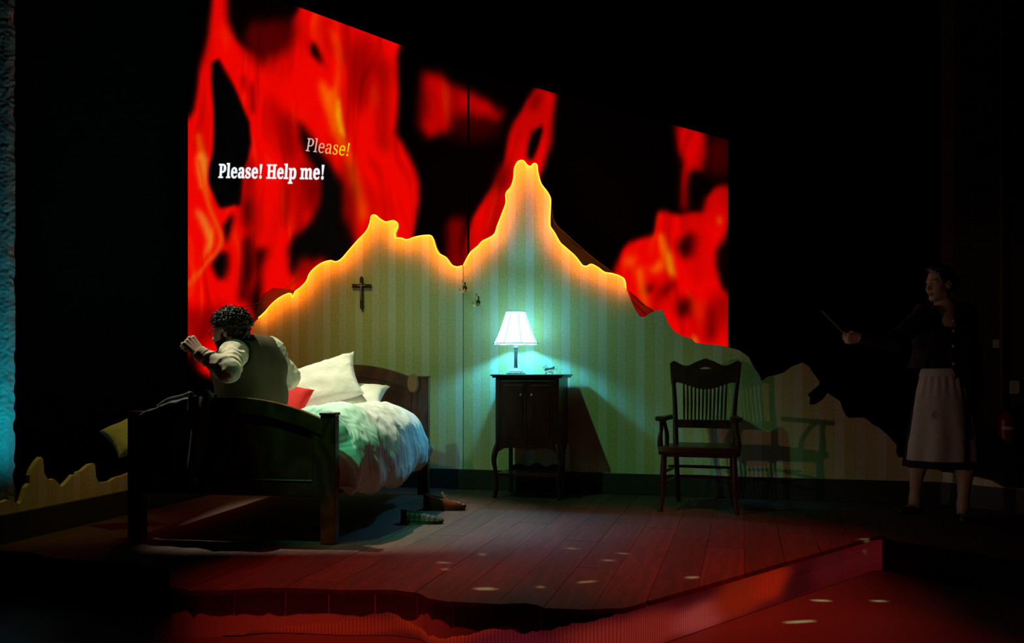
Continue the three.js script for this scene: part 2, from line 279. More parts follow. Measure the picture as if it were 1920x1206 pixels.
// ---------------------------------------------------------------- flame screen behind the wall
const FLAMES = [
['P','e40400',0.026,0,[-0.05,3.53,0.05,3.63,0.11,3.96,0.19,4.24,0.23,4.39,0.27,4.72,0.27,5.1,0.47,5.08,0.45,4.54,0.53,4.3,0.71,4.16,0.91,4.16,1.11,4.33,1.22,4.57,1.37,4.98,2.4,4.87,2.3,4.1,2.25,4,2.25,3.82,2.27,3.61,2.27,3.43,2.25,3.26,2.33,3.14,2.41,2.97,2.47,2.79,2.48,2.58,2.45,2.38,2.4,2.23,2.29,1.67,1.46,1.27,0.41,1.17,0.29,0.89,0.16,0.96,-0.05,1.01]],
['P','4a0000',0.061,0,[0.56,4.59,1.14,4.51,1.23,4.3,1.08,4.12,0.88,4,0.71,4.09,0.6,4.26]],
['P','050000',0.046,0,[0.47,5.08,1.34,4.98,1.21,4.61,1.16,4.5,0.91,4.45,0.71,4.46,0.56,4.31,0.46,4.46,0.45,4.71]],
['P','000000',0.041,0,[-0.08,5.14,0.2,5.11,0.2,4.41,0.17,4.22,0.08,3.93,0.02,3.64,-0.08,3.51]],
['P','020202',0.015,0,[0.27,4.12,0.35,4.12,0.43,3.97,0.52,3.81,0.61,3.62,0.69,3.46,0.71,3.25,0.68,3.09,0.62,2.97,0.59,2.65,0.48,2.61,0.34,2.65,0.25,2.84,0.24,2.99,0.28,3.16,0.29,3.38,0.29,3.65,0.27,3.92]],
['P','7a0000',0.026,0,[0.59,3.94,0.64,3.92,0.65,3.77,0.62,3.78]],
['P','650000',0.02,0,[0.69,3.87,0.73,3.83,0.75,3.55,0.71,3.59]],
['P','a00000',0.046,0,[0.89,3.76,1.03,3.58,1.18,3.45,1.26,3.21,1.23,3.06,1.11,3.06,1.03,3.25,0.93,3.44]],
['P','900000',0.066,0,[1.74,3.98,1.93,4.25,2.03,4.09,2.02,3.78,1.96,3.53,1.86,3.48,1.78,3.7]],
['P','b80000',0.061,0,[0.91,4.08,1.06,4.04,1.11,3.85,0.97,3.92]],
['P','0a0000',0.02,0,[1.36,4.19,1.43,4.16,1.47,4.05,1.49,3.95,1.43,4.02,1.37,4.08]],
['P','980000',0.031,0,[1.31,4.31,1.36,4.19,1.37,4.08,1.33,4.14]],
['P','040404',0.031,0,[1.24,3.44,1.29,3.39,1.46,3.14,1.6,2.94,1.7,2.8,1.71,2.49,1.82,2.22,1.68,1.89,1.46,1.79,1.23,1.85,1.13,1.95,1.11,2.18,1.17,2.29,1.37,2.41,1.44,2.62,1.45,2.85,1.36,3,1.26,3.21]],
['P','d80300',0.036,0,[1.26,2.1,1.47,2.06,1.57,2.03,1.39,1.79,1.14,1.76,1.16,1.9]],
['P','800000',0.041,0,[1.26,3.05,1.37,2.97,1.44,2.81,1.41,2.6,1.33,2.5,1.31,2.74]],
['P','030303',0.026,0,[0.39,2.46,0.53,2.54,0.49,2.4,0.43,2.25,0.41,2.37]],
['P','030303',0.026,0,[0.45,2.21,0.45,2.03,0.41,1.89,0.34,1.92,0.28,2.04,0.32,2.13]],
['P','4a0000',0.036,0,[0.62,2.29,0.71,2.31,0.73,2.02,0.67,1.65,0.56,1.65,0.59,2.02]],
['P','120000',0.036,0,[0.75,2.19,0.85,2.18,0.91,2.23,0.83,1.97,0.83,1.7,0.88,1.49,0.74,1.51,0.68,1.7,0.77,1.91]],
['P','600000',0.041,0,[0.6,2.72,0.72,2.66,0.69,2.42,0.62,2.42]],
['P','8a0000',0.041,0,[1.08,2.91,1.13,2.8,1.08,2.38,1.04,2.54]],
['P','8c0000',0.051,0,[-0.05,1.61,0.47,1.61,0.44,1.49,0.29,1.28,-0.05,1.28]],
['P','000000',0.041,0,[-0.14,0.96,0.08,1.28,0.12,1.01,0.2,0.87,0.41,1.01,0.53,0.64,-0.14,0.63]],
['S','e04a00',0.02,0.066,[0.12,3.36,0.17,3.17,0.2,3,0.16,2.85]],
['P','f08020',0.026,0,[0.1,3.17,0.17,3.2,0.23,3.11,0.2,2.9,0.27,2.68,0.17,2.85,0.11,2.98]],
['S','dd4408',0.015,0.046,[0.12,3.12,0.22,2.69,0.29,2.54,0.4,2.33,0.34,2.16,0.06,1.95,-0,1.85]],
['P','e0661a',0.026,0,[0.08,2.61,0.2,2.56,0.29,2.41,0.3,2.27,0.24,2.17,0.16,2.09,0.23,2.3]],
['S','e23000',0.02,0.031,[-0,1.72,0.05,1.93,0.08,2.01]],
['P','ea5200',0.026,0,[1.56,4.33,1.61,4.28,1.66,4.02,1.64,3.71,1.68,3.39,1.75,3.16,1.8,3.02,1.68,3.11,1.57,3.32,1.45,3.72,1.46,3.83,1.56,3.7,1.6,3.74,1.63,3.97]],
['P','f6b400',0.015,0,[1.63,3.63,1.65,3.6,1.67,3.42,1.71,3.25,1.64,3.32,1.61,3.48]],
['P','e63c00',0.031,0,[1.71,3.11,1.82,3.02,1.88,2.79,1.95,2.48,1.86,2.4,1.82,2.66,1.73,2.92]],
['P','c00000',0.036,0,[2.54,3.83,2.64,3.82,2.82,3.67,2.98,3.58,3.15,3.5,3.32,3.36,3.23,3.27,3.03,3.3,2.82,3.25,2.57,3.19,2.49,3.31,2.51,3.54]],
['P','300000',0.051,0,[2.82,3.4,3.26,3.32,3.29,3.14,2.82,3.14]],
['P','d80200',0.02,0,[3.61,3.59,3.8,3.52,3.77,3.31,3.75,3.07,3.68,2.86,3.61,2.7,3.54,2.44,3.39,2.1,3.03,1.86,2.91,1.86,2.9,1.96,2.94,2.21,3,2.41,3.11,2.55,3.22,2.75,3.31,2.94,3.36,3.14,3.42,3.3,3.52,3.45]],
['P','960000',0.041,0,[3.22,2.75,3.31,2.94,3.41,2.89,3.38,2.71,3.25,2.62]],
['P','020000',0.015,0,[3.66,3.24,3.68,3.19,3.64,3.06,3.58,2.94,3.53,2.97,3.55,3.09,3.59,3.19]],
['P','800000',0.036,0,[2.76,2.39,2.94,2.44,2.94,1.86,2.76,1.97]],
['P','7c0000',0.031,0,[3.59,3.56,3.68,3.53,3.63,3.39,3.54,3.38]],
['P','d00000',0.026,0,[4.88,3.18,5.14,3.1,5.16,2.91,5.13,2.75,5.03,2.71,5,2.57,5,2.37,4.96,2.47,4.96,2.66,4.98,2.8,4.91,2.95]],
['P','900000',0.036,0,[4.96,2.85,5.01,2.75,5.02,2.41,4.97,2.4]],
['P','050000',0.036,0,[5.04,2.71,5.13,2.68,5.13,2.46,5.09,2.38,5.03,2.39]],
['P','400000',0.051,0,[5.16,3.05,5.37,3.01,5.37,2.69,5.25,2.65,5.16,2.75]],
['P','e00200',0.02,0,[4.32,1.83,4.36,1.97,4.41,2.08,4.49,2.13,4.69,2.23,4.73,2.39,5,2.38,5.13,2.38,5.16,2.51,5.24,2.58,5.36,2.6,5.36,2.34,5.31,2.13,5.26,2.04,5.25,1.94,5.28,1.73,5.36,1.57,5.36,1.15,4.76,1.06,4.33,1.64]],
['P','080000',0.026,0,[5.36,2.31,5.32,2.18,5.25,2.04,5.24,1.9,5.28,1.76,5.31,1.69,5.37,1.69]],
['P','900000',0.046,0,[5.18,1.71,5.37,1.61,5.37,1.24,5.25,1.43]],
['P','2a0000',0.031,0,[4.91,2.14,5.04,2.2,5.08,2.18,5.04,2.02,4.97,1.99,4.92,2.05]],
['P','0a0000',0.026,0,[4.63,1.72,4.68,1.76,4.69,1.72,4.65,1.67,4.63,1.68]],
['P','280000',0.031,0,[4.79,1.7,4.87,1.77,4.89,1.74,4.81,1.65,4.75,1.59]],
['P','080000',0.036,0,[4.92,1.53,5,1.64,5.03,1.62,5.01,1.47,4.97,1.44,4.91,1.48]],
['P','300000',0.036,0,[5.16,1.55,5.2,1.62,5.22,1.34,5.19,1.23,5.15,1.29]],
['P','e85a00',0.02,0,[4.73,2.21,4.79,2.2,4.87,2,4.9,1.81,4.87,1.79,4.8,1.91,4.75,2.08]],
['P','f09000',0.015,0,[4.82,2.05,4.85,2.02,4.88,1.84,4.85,1.84]],
['P','e65000',0.031,0,[4.43,1.99,4.55,2.02,4.53,1.92,4.47,1.9]],
['P','ea6a00',0.026,0,[4.55,1.89,4.6,1.92,4.63,1.68,4.69,1.44,4.6,1.63]],
['P','e65000',0.026,0,[4.64,1.89,4.76,1.99,4.81,1.91,4.74,1.85]],
['P','f08010',0.015,0,[5.05,1.29,5.07,1.3,5.09,1.2,5.04,1.21]],
['P','e06000',0.015,0,[5.25,2.34,5.28,2.34,5.27,2.27,5.25,2.27]]
];

{
  const W = 5.344, TOP = 5.1, BOT = 0.8, K = 280, w = Math.round(W * K), h = Math.round((TOP - BOT) * K);
  const X = s => s * K, Y = y => (TOP - y) * K;
  const tex = canvasTex(w, h, g => {
    g.fillStyle = '#000000'; g.fillRect(0, 0, w, h);
    for (const [kind, c, blur, width, p] of FLAMES) {
      g.filter = 'blur(' + Math.max(1, blur * K * 1.1).toFixed(1) + 'px)'; g.beginPath();
      const n = p.length / 2, px = i => X(p[2 * ((i + n) % n)]), py = i => Y(p[2 * ((i + n) % n) + 1]);
      if (kind === 'P') { g.moveTo(px(0), py(0)); for (let i = 1; i < n; i++) g.lineTo(px(i), py(i)); g.closePath(); g.fillStyle = '#' + c; g.fill(); }
      else { g.moveTo(px(0), py(0)); for (let i = 1; i < n - 1; i++) g.quadraticCurveTo(px(i), py(i), (px(i) + px(i + 1)) / 2, (py(i) + py(i + 1)) / 2); g.lineTo(px(n - 1), py(n - 1)); g.lineWidth = width * K; g.lineCap = 'round'; g.strokeStyle = '#' + c; g.stroke(); }
    }
    g.filter = 'blur(13px)'; g.globalCompositeOperation = 'multiply'; g.lineCap = 'round';           // licks of darker red inside the flames
    for (let i = 0; i < 45; i++) {
      const x = rr(0, w), y = rr(0, h), l = rr(120, 330), b = rr(-60, 60), c = Math.round(rr(150, 225)); g.strokeStyle = 'rgb(' + c + ',' + Math.round(c * 0.6) + ',' + Math.round(c * 0.6) + ')'; g.lineWidth = rr(10, 34);
      g.beginPath(); g.moveTo(x, y); g.bezierCurveTo(x + b, y + l * 0.3, x - b, y + l * 0.6, x + b * 0.6, y + l); g.stroke();
    }
    g.globalCompositeOperation = 'source-over'; g.filter = 'none';
    const src = g.getImageData(0, 0, w, h), out = g.createImageData(w, h), A = src.data, B = out.data;         // draw the flames out into wisps
    for (let y = 0; y < h; y++) for (let x = 0; x < w; x++) {
      const n1 = perlin.noise(x * 0.011, y * 0.0045, 1.5), n2 = perlin.noise(x * 0.03, y * 0.008, 7.5), n3 = perlin.noise(x * 0.018 + n1 * 2, y * 0.0035, 3.3), n4 = perlin.noise(x * 0.05 + n1 * 3, y * 0.008, 9.1);
      const sx = clamp(Math.round(x + 7 * n1 + 4 * n2), 0, w - 1), sy = clamp(Math.round(y + 10 * n2), 0, h - 1), a = (sy * w + sx) * 4, b = (y * w + x) * 4, k = clamp(1.04 + 0.26 * n3 + 0.12 * n4, 0.55, 1.04), hot = Math.max(0, n3 + 0.5 * n4 - 0.34) * 80 * (A[a] / 255) ** 2;
      B[b] = Math.min(250, A[a] * k); B[b + 1] = Math.min(255, A[a + 1] * k + hot); B[b + 2] = A[a + 2] * k; B[b + 3] = 255;
    }
    g.putImageData(out, 0, 0);
    const word = (text, x, y, x2, y2, size, fill, weight) => {      // lettering between two points of its base line
      g.save(); g.translate(X(x), Y(y)); g.rotate(Math.atan2(Y(y2) - Y(y), X(x2) - X(x))); g.font = weight + ' ' + size * K + 'px serif'; g.textBaseline = 'alphabetic';
      const k = Math.hypot(X(x2) - X(x), Y(y2) - Y(y)) / g.measureText(text).width; g.scale(k, 1); g.fillStyle = fill; g.strokeStyle = fill; g.lineWidth = 0.007 * K;
      g.fillText(text, 0, 0); if (weight === 'bold') g.strokeText(text, 0, 0); g.restore();
    };
    word('Please! Help me!', 0.343, 2.926, 1.508, 2.852, 0.192, '#f6fbff', 'bold');
    const gr = g.createLinearGradient(0, 0, 0.47 * K, 0); gr.addColorStop(0, '#e8c8d0'); gr.addColorStop(0.45, '#f0a890'); gr.addColorStop(1, '#f8d800');
    word('Please!', 1.298, 3.14, 1.766, 3.06, 0.178, gr, 'normal');
  });
  const mat = new THREE.MeshPhysicalMaterial({ color: new THREE.Color().setRGB(0.004, 0.004, 0.004), roughness: 1, specularIntensity: 0.1, emissive: 0xffffff, emissiveMap: tex, emissiveIntensity: 1 });
  const o = thing('flame_screen', 'large screen showing red flames and white caption behind the wall', 'screen', [-3.29, 0, 9.42], TURN);
  const panel = (name, x0, x1, yl, yr) => {
    const pts = [[x0, BOT], [x1, BOT], [x1, yr], [x0, yl]].map(p => new THREE.Vector2(...p));
    const g = slab(pts, 0.04), uv = g.attributes.uv, p = g.attributes.position;
    for (let i = 0; i < uv.count; i++) uv.setXY(i, p.getX(i) / W, (p.getY(i) - BOT) / (TOP - BOT));
    g.clearGroups(); const s = new THREE.ShapeGeometry(new THREE.Shape(pts)), su = s.attributes.uv, sp = s.attributes.position;
    for (let i = 0; i < su.count; i++) su.setXY(i, sp.getX(i) / W, (sp.getY(i) - BOT) / (TOP - BOT));
    const b = part(name, g.translate(0, 0, -0.002), M.black, o); part('picture', s, mat, b, 'glowing flame picture');
  };
  panel('screen_panel', 0, 2.958, 5.095, 3.806); panel('screen_panel_001', 2.98, 5.341, 3.803, 3.007);
}
// video strip on the front of the platform, half hidden by a burnt grey fascia
{
  const F = poly(FRONT), i0 = F.findIndex(p => p.x > -1.6), i1 = F.findIndex(p => p.x > 0.4), i2 = F.findIndex(p => p.x > 2.2);
  const ribs = canvasTex(1024, 128, (g, w, h) => {
    g.fillStyle = '#2a0305'; g.fillRect(0, 0, w, h); g.filter = 'blur(14px)';
    for (const [x, y, rx, ry, c] of [[180, 100, 90, 40, '#5a0c04'], [330, 70, 70, 50, '#701404'], [420, 110, 60, 50, '#3c0810'], [560, 80, 90, 60, '#5c1410'], [680, 90, 60, 50, '#6a2420'], [760, 60, 60, 70, '#5a1004'], [830, 50, 50, 60, '#6a1004'], [900, 90, 40, 50, '#180204'], [980, 60, 50, 60, '#300608']]) { g.fillStyle = c; g.beginPath(); g.ellipse(x, y, rx, ry, 0, 0, TAU); g.fill(); }
    g.filter = 'none'; g.fillStyle = 'rgba(0,0,0,0.28)'; for (let x = 0; x < w; x += 4) g.fillRect(x, 0, 1.6, h);
  });
  const o = thing('video_riser', 'ribbed video strip glowing dull red along the platform front', 'video strip');
  const strip = (a, b, off, y0, y1) => {
    const pos = [], uv = [], ind = []; let s = 0, prev;
    for (let i = a; i <= b; i++) { const p = F[i]; if (prev) s += p.distanceTo(prev); prev = p; pos.push(p.x, y1, -p.y - off, p.x, y0, -p.y - off); uv.push(s / 4.2, 1, s / 4.2, 0); }
    for (let i = 0; i < b - a; i++) { const k = i * 2; ind.push(k, k + 1, k + 2, k + 1, k + 3, k + 2); }
    const g = new THREE.BufferGeometry(); g.setAttribute('position', new THREE.Float32BufferAttribute(pos, 3)); g.setAttribute('uv', new THREE.Float32BufferAttribute(uv, 2)); g.setIndex(ind); g.computeVertexNormals(); return g;
  };
  part('video_face', strip(i0, i2, 0.045, -DROP + 0.003, -0.024), std([0.03, 0.02, 0.02], 0.6, { emissive: 0xffffff, emissiveMap: ribs, emissiveIntensity: 1.7, side: THREE.DoubleSide }), o);
  // fascia: hangs from the boards, its lower edge burnt away
  const pts = F.slice(i0, i1 + 1), pos = [], ind = []; let s = 0;
  const depthAt = [0.2, 0.2, 0.2, 0.19, 0.175, 0.16, 0.145, 0.13, 0.1, 0.09, 0.13, 0.15, 0.145, 0.12, 0.085, 0.115, 0.08, 0.05, 0.03, 0.005];
  const M2 = 120, c = new THREE.CatmullRomCurve3(pts.map(p => new THREE.Vector3(p.x, 0, -p.y)), false, 'centripetal');
  for (let i = 0; i <= M2; i++) {
    const t = i / M2, p = c.getPointAt(t), q = t * (depthAt.length - 1), k = Math.min(depthAt.length - 2, Math.floor(q)), d = Math.min(0.2, lerp(depthAt[k], depthAt[k + 1], q - k) + 0.012 * N3(t * 60, 3, 1));
    for (const [yy, zz] of [[-0.023, -0.03], [-0.023 - d, -0.03], [-0.023 - d, -0.042], [-0.023, -0.042]]) pos.push(p.x, yy, p.z + zz);
  }
  for (let i = 0; i < M2; i++) for (let j = 0; j < 4; j++) { const a = i * 4 + j, b = i * 4 + (j + 1) % 4; ind.push(a, b, a + 4, b, b + 4, a + 4); }
  const g = new THREE.BufferGeometry(); g.setAttribute('position', new THREE.Float32BufferAttribute(pos, 3)); g.setIndex(ind);
  const gg = g.toNonIndexed(); gg.computeVertexNormals(); gg.setAttribute('uv', new THREE.Float32BufferAttribute(new Float32Array(gg.attributes.position.count * 2), 2));
  solo('burnt_fascia', gg, std([0.42, 0.40, 0.44], 0.8, { side: THREE.DoubleSide }), 'grey ragged burnt fascia hanging under the platform edge', 'fascia');
}

// ---------------------------------------------------------------- bed
const BED = [-1.622, 0, 5.375], BT = -R(9.03);
const bedPoint = (x, y, z) => { const v = new THREE.Vector3(x, y, z).applyAxisAngle(new THREE.Vector3(0, 1, 0), BT).add(V(...BED)); return v; };   // bed axes: x across, -z to the head
{
  const bed = thing('wooden_bed', 'wooden bed with arched panelled footboard and headboard', 'bed', BED, BT);
  const end = (z, hPost, hArch, y0, dir, label) => {             // a board between two posts; dir 1 faces the foot side
    for (const s of [-1, 1]) {
      const p = part('post', metreUV(box(0.088, hPost, 0.075, s * 0.592, hPost / 2, z, 0.008)), M.pine, bed);
      part('post_cap', metreUV(box(0.098, 0.016, 0.085, s * 0.592, hPost + 0.004, z, 0.005)), M.pine, p);
    }
    const arc = (x, top) => top - (hArch - hPost + 0.03) * Math.pow(Math.abs(x) / 0.55, 2.0);
    const rail = []; for (let i = 0; i <= 24; i++) { const x = -0.552 + 1.104 * i / 24; rail.push(new THREE.Vector2(x, arc(x, hArch))); }
    for (let i = 24; i >= 0; i--) { const x = -0.552 + 1.104 * i / 24; rail.push(new THREE.Vector2(x, arc(x, hArch - 0.088))); }
    part('arched_rail', metreUV(slab(rail, 0.036, 0.004).translate(0, 0, z + 0.018)), M.pine, bed);
    part('bottom_rail', metreUV(box(1.1, 0.085, 0.036, 0, y0 + 0.042, z, 0.006)), M.pine, bed);
    for (const s of [-1, 1]) part('stile', metreUV(box(0.06, hPost - y0 - 0.12, 0.034, s * 0.522, (hPost + y0) / 2 - 0.01, z, 0.004)), M.pine, bed);
    const field = [new THREE.Vector2(-0.5, y0 + 0.08), new THREE.Vector2(0.5, y0 + 0.08)]; for (let i = 20; i >= 0; i--) { const x = -0.5 + i / 20; field.push(new THREE.Vector2(x, arc(x, hArch - 0.084))); }
    part('panel', metreUV(slab(field, 0.012).translate(0, 0, z + 0.006)), M.pine, bed);
    const bead = []; for (let i = 0; i <= 20; i++) { const x = -0.495 + 0.99 * i / 20; bead.push([x, arc(x, hArch - 0.093), z + dir * 0.014]); }
    part('moulding', merge([tube(bead, 0.006, 40, 6), tube([[-0.495, y0 + 0.09, z + dir * 0.014], [0.495, y0 + 0.09, z + dir * 0.014]], 0.007, 2, 6), tube([[-0.495, y0 + 0.09, z + dir * 0.014], [-0.495, arc(0.495, hArch - 0.093), z + dir * 0.014]], 0.006, 2, 6), tube([[0.495, y0 + 0.09, z + dir * 0.014], [0.495, arc(0.495, hArch - 0.093), z + dir * 0.014]], 0.006, 2, 6)]), M.pine, bed);
  };
  end(0, 0.735, 0.828, 0.265, 1); end(-2.13, 0.93, 1.03, 0.3, 1);
  for (const s of [-1, 1]) part('side_rail', metreUV(box(0.03, 0.15, 2.05, s * 0.592, 0.34, -1.065, 0.006)), M.pine, bed);
  for (let i = 0; i < 9; i++) part('slat', metreUV(box(1.14, 0.018, 0.07, 0, 0.33, -0.2 - i * 0.215)), M.pine, bed);
  // round wooden boss on the front of the headboard beside its right post
  part('boss', new THREE.CylinderGeometry(0.07, 0.078, 0.07, 28).rotateX(Math.PI / 2).scale(0.55, 1, 1).translate(0.525, 0.885, -2.06), std([0.34, 0.15, 0.06], 0.35), bed, 'rounded wooden boss');
}
const clothBump = dataTex(256, 256, (u, v) => { const k = 128 + 60 * tile(u, v, 40, 1) + 50 * tile(u, v, 18, 5); return [k, k, k]; }, false);
clothBump.repeat.set(4, 4);
const crinkle = dataTex(512, 512, (u, v) => { const k = 128 + 80 * Math.sin((v * 26 + tile(u, v, 7, 3) * 2.0 + tile(u, v, 20, 6) * 0.6) * TAU) * (0.55 + 0.6 * tile(u, v, 9)) + 38 * Math.sin((u * 18 + 1.2 * tile(u, v, 10, 9)) * TAU); return [k, k, k]; }, false);
crinkle.repeat.set(1, 1);
const linen = std([0.80, 0.79, 0.74], 0.85, { bumpMap: clothBump, bumpScale: 0.004 });
const duvetMat = std([0.80, 0.81, 0.80], 0.85, { bumpMap: crinkle, bumpScale: 0.004 });
{
  const g = new RoundedBoxGeometry(1.13, 0.2, 1.98, 4, 0.05), m = solo('mattress', g, linen, 'white mattress inside the wooden bed frame', 'mattress');
  m.position.copy(bedPoint(0, 0.44, -1.06)); m.rotation.y = BT;
}
{ // duvet: crosses the bed and hangs over its right side
  const prof = [[-0.57, 0.44], [-0.62, 0.54], [-0.55, 0.615], [-0.4, 0.64], [-0.15, 0.66], [0.1, 0.70], [0.3, 0.735], [0.46, 0.74], [0.60, 0.70], [0.70, 0.61], [0.745, 0.49], [0.755, 0.36], [0.735, 0.265], [0.69, 0.225], [0.655, 0.27], [0.65, 0.4]];
  const c = new THREE.CatmullRomCurve3(prof.map(p => new THREE.Vector3(p[0], p[1], 0)), false, 'centripetal'), nu = 150, nv = 110, pos = [], uv = [], ind = [];
  for (let j = 0; j <= nv; j++) for (let i = 0; i <= nu; i++) {
    const t = i / nu, q = j / nv, p = c.getPointAt(t), n = c.getTangentAt(t), nx = -n.y, ny = n.x;
    const side = sstep(0.62, 0.74, t), endIn = sstep(0, 0.045, q) * sstep(0, 0.07, 1 - q), z = -0.075 - 1.66 * q;
    let off = 0.028 * N3(p.x * 4, p.y * 4, z * 3.2) + 0.014 * N3(p.x * 9, p.y * 9, z * 10) + 0.006 * N3(p.x * 26, 4, z * 22);
    off += side * (0.013 * Math.sin(z * 11 + 2.2 * N3(z * 2, p.y * 2, 3)) * (0.35 + 0.65 * sstep(0.62, 0.3, p.y)) + 0.022 * N3(z * 4, p.y * 4, 9));
    off -= 0.09 * (1 - endIn);
    const hem = side * 0.03 * N3(z * 1.6, 1, 6) * sstep(0.5, 0.25, p.y), lift = -0.1 * side * sstep(0.72, 1, q) * sstep(0.55, 0.3, p.y) * -0.35;
    const near = 0.035 * side * sstep(0.28, 0, q);
    const pull = 0.04 * sstep(0.55, 0.2, q) * sstep(0.5, 0.6, t) * (1 - side);
    pos.push(p.x - nx * off * -1 - near, Math.max(0.2, p.y + ny * off + hem + lift + pull), z); uv.push(t * 1.6, q * 1.66);
  }
  for (let j = 0; j < nv; j++) for (let i = 0; i < nu; i++) { const a = j * (nu + 1) + i; ind.push(a, a + 1, a + nu + 1, a + 1, a + nu + 2, a + nu + 1); }
  const g = new THREE.BufferGeometry(); g.setAttribute('position', new THREE.Float32BufferAttribute(pos, 3)); g.setAttribute('uv', new THREE.Float32BufferAttribute(uv, 2)); g.setIndex(ind); g.computeVertexNormals();
  duvetMat.side = THREE.DoubleSide;
  const d = solo('duvet', g, duvetMat, 'crinkled white duvet hanging over right side of the bed', 'duvet'); d.position.copy(V(...BED)); d.rotation.y = BT;
}
function pillowGeo(w, h, t, wr = 0.01, s = 0) {
  const n = 46, pos = [], uv = [], ind = [];
  for (const f of [1, -1]) for (let j = 0; j <= n; j++) for (let i = 0; i <= n; i++) {
    const u = i / n * 2 - 1, v = j / n * 2 - 1, e = Math.pow(Math.max(0, (1 - u * u) * (1 - v * v)), 0.42), pin = 1 - 0.10 * (1 - v * v) * Math.abs(u) ** 3, pin2 = 1 - 0.10 * (1 - u * u) * Math.abs(v) ** 3;
    const x = u * w / 2 * pin, y = v * h / 2 * pin2;
    pos.push(x, y, f * (t / 2 * e + 0.003) + wr * e * N3(x * 9 + s, y * 9, f + s) + wr * 0.8 * (1 - e) * N3(x * 26 + s, y * 26, s)); uv.push(x, y);
  }
  const m = (n + 1) * (n + 1);
  for (let k = 0; k < 2; k++) for (let j = 0; j < n; j++) for (let i = 0; i < n; i++) { const a = k * m + j * (n + 1) + i, b = a + 1, c = a + n + 1, d = c + 1; k ? ind.push(a, c, b, b, c, d) : ind.push(a, b, c, b, d, c); }
  const B = []; for (let i = 0; i < n; i++) B.push([i, i + 1], [n * (n + 1) + i + 1, n * (n + 1) + i], [(i + 1) * (n + 1), i * (n + 1)], [i * (n + 1) + n, (i + 1) * (n + 1) + n]);
  for (const [a, b] of B) ind.push(b, a, a + m, b, a + m, b + m);
  const g = new THREE.BufferGeometry(); g.setAttribute('position', new THREE.Float32BufferAttribute(pos, 3)); g.setAttribute('uv', new THREE.Float32BufferAttribute(uv, 2)); g.setIndex(ind); g.computeVertexNormals(); return g;
}
const place = (m, p, rx, ry, rz, order = 'YXZ') => { m.position.copy(p); m.rotation.set(rx, ry, rz, order); return m; };
place(solo('pillow', pillowGeo(0.66, 0.44, 0.19, 0.016, 1), linen, 'large plump cream pillow propped up against the headboard', 'pillow'), V(-1.47, 0.868, 7.0), R(-38), R(-12), R(24));
place(solo('pillow', pillowGeo(0.62, 0.42, 0.15, 0.012, 5), linen, 'flat white pillow lying under the propped pillow', 'pillow'), V(-1.27, 0.775, 7.06), R(-68), R(-6), R(4));
place(solo('pillow', pillowGeo(0.38, 0.3, 0.12, 0.01, 9), std([0.74, 0.68, 0.42], 0.85, { bumpMap: clothBump, bumpScale: 0.003 }), 'yellow cream pillow whose corner sticks out left of footboard', 'pillow'), V(-2.375, 0.592, 5.9), R(-52), R(6), R(36));
place(solo('red_patch', pillowGeo(0.3, 0.27, 0.13, 0.006, 14), std([0.72, 0.006, 0.004], 0.8), 'small bright red padded patch leaning against the propped pillow', 'red_patch'), V(-1.6, 0.765, 6.62), R(-38), R(-5), R(-12));  // red patch against the propped pillow, modelled as a padded shape

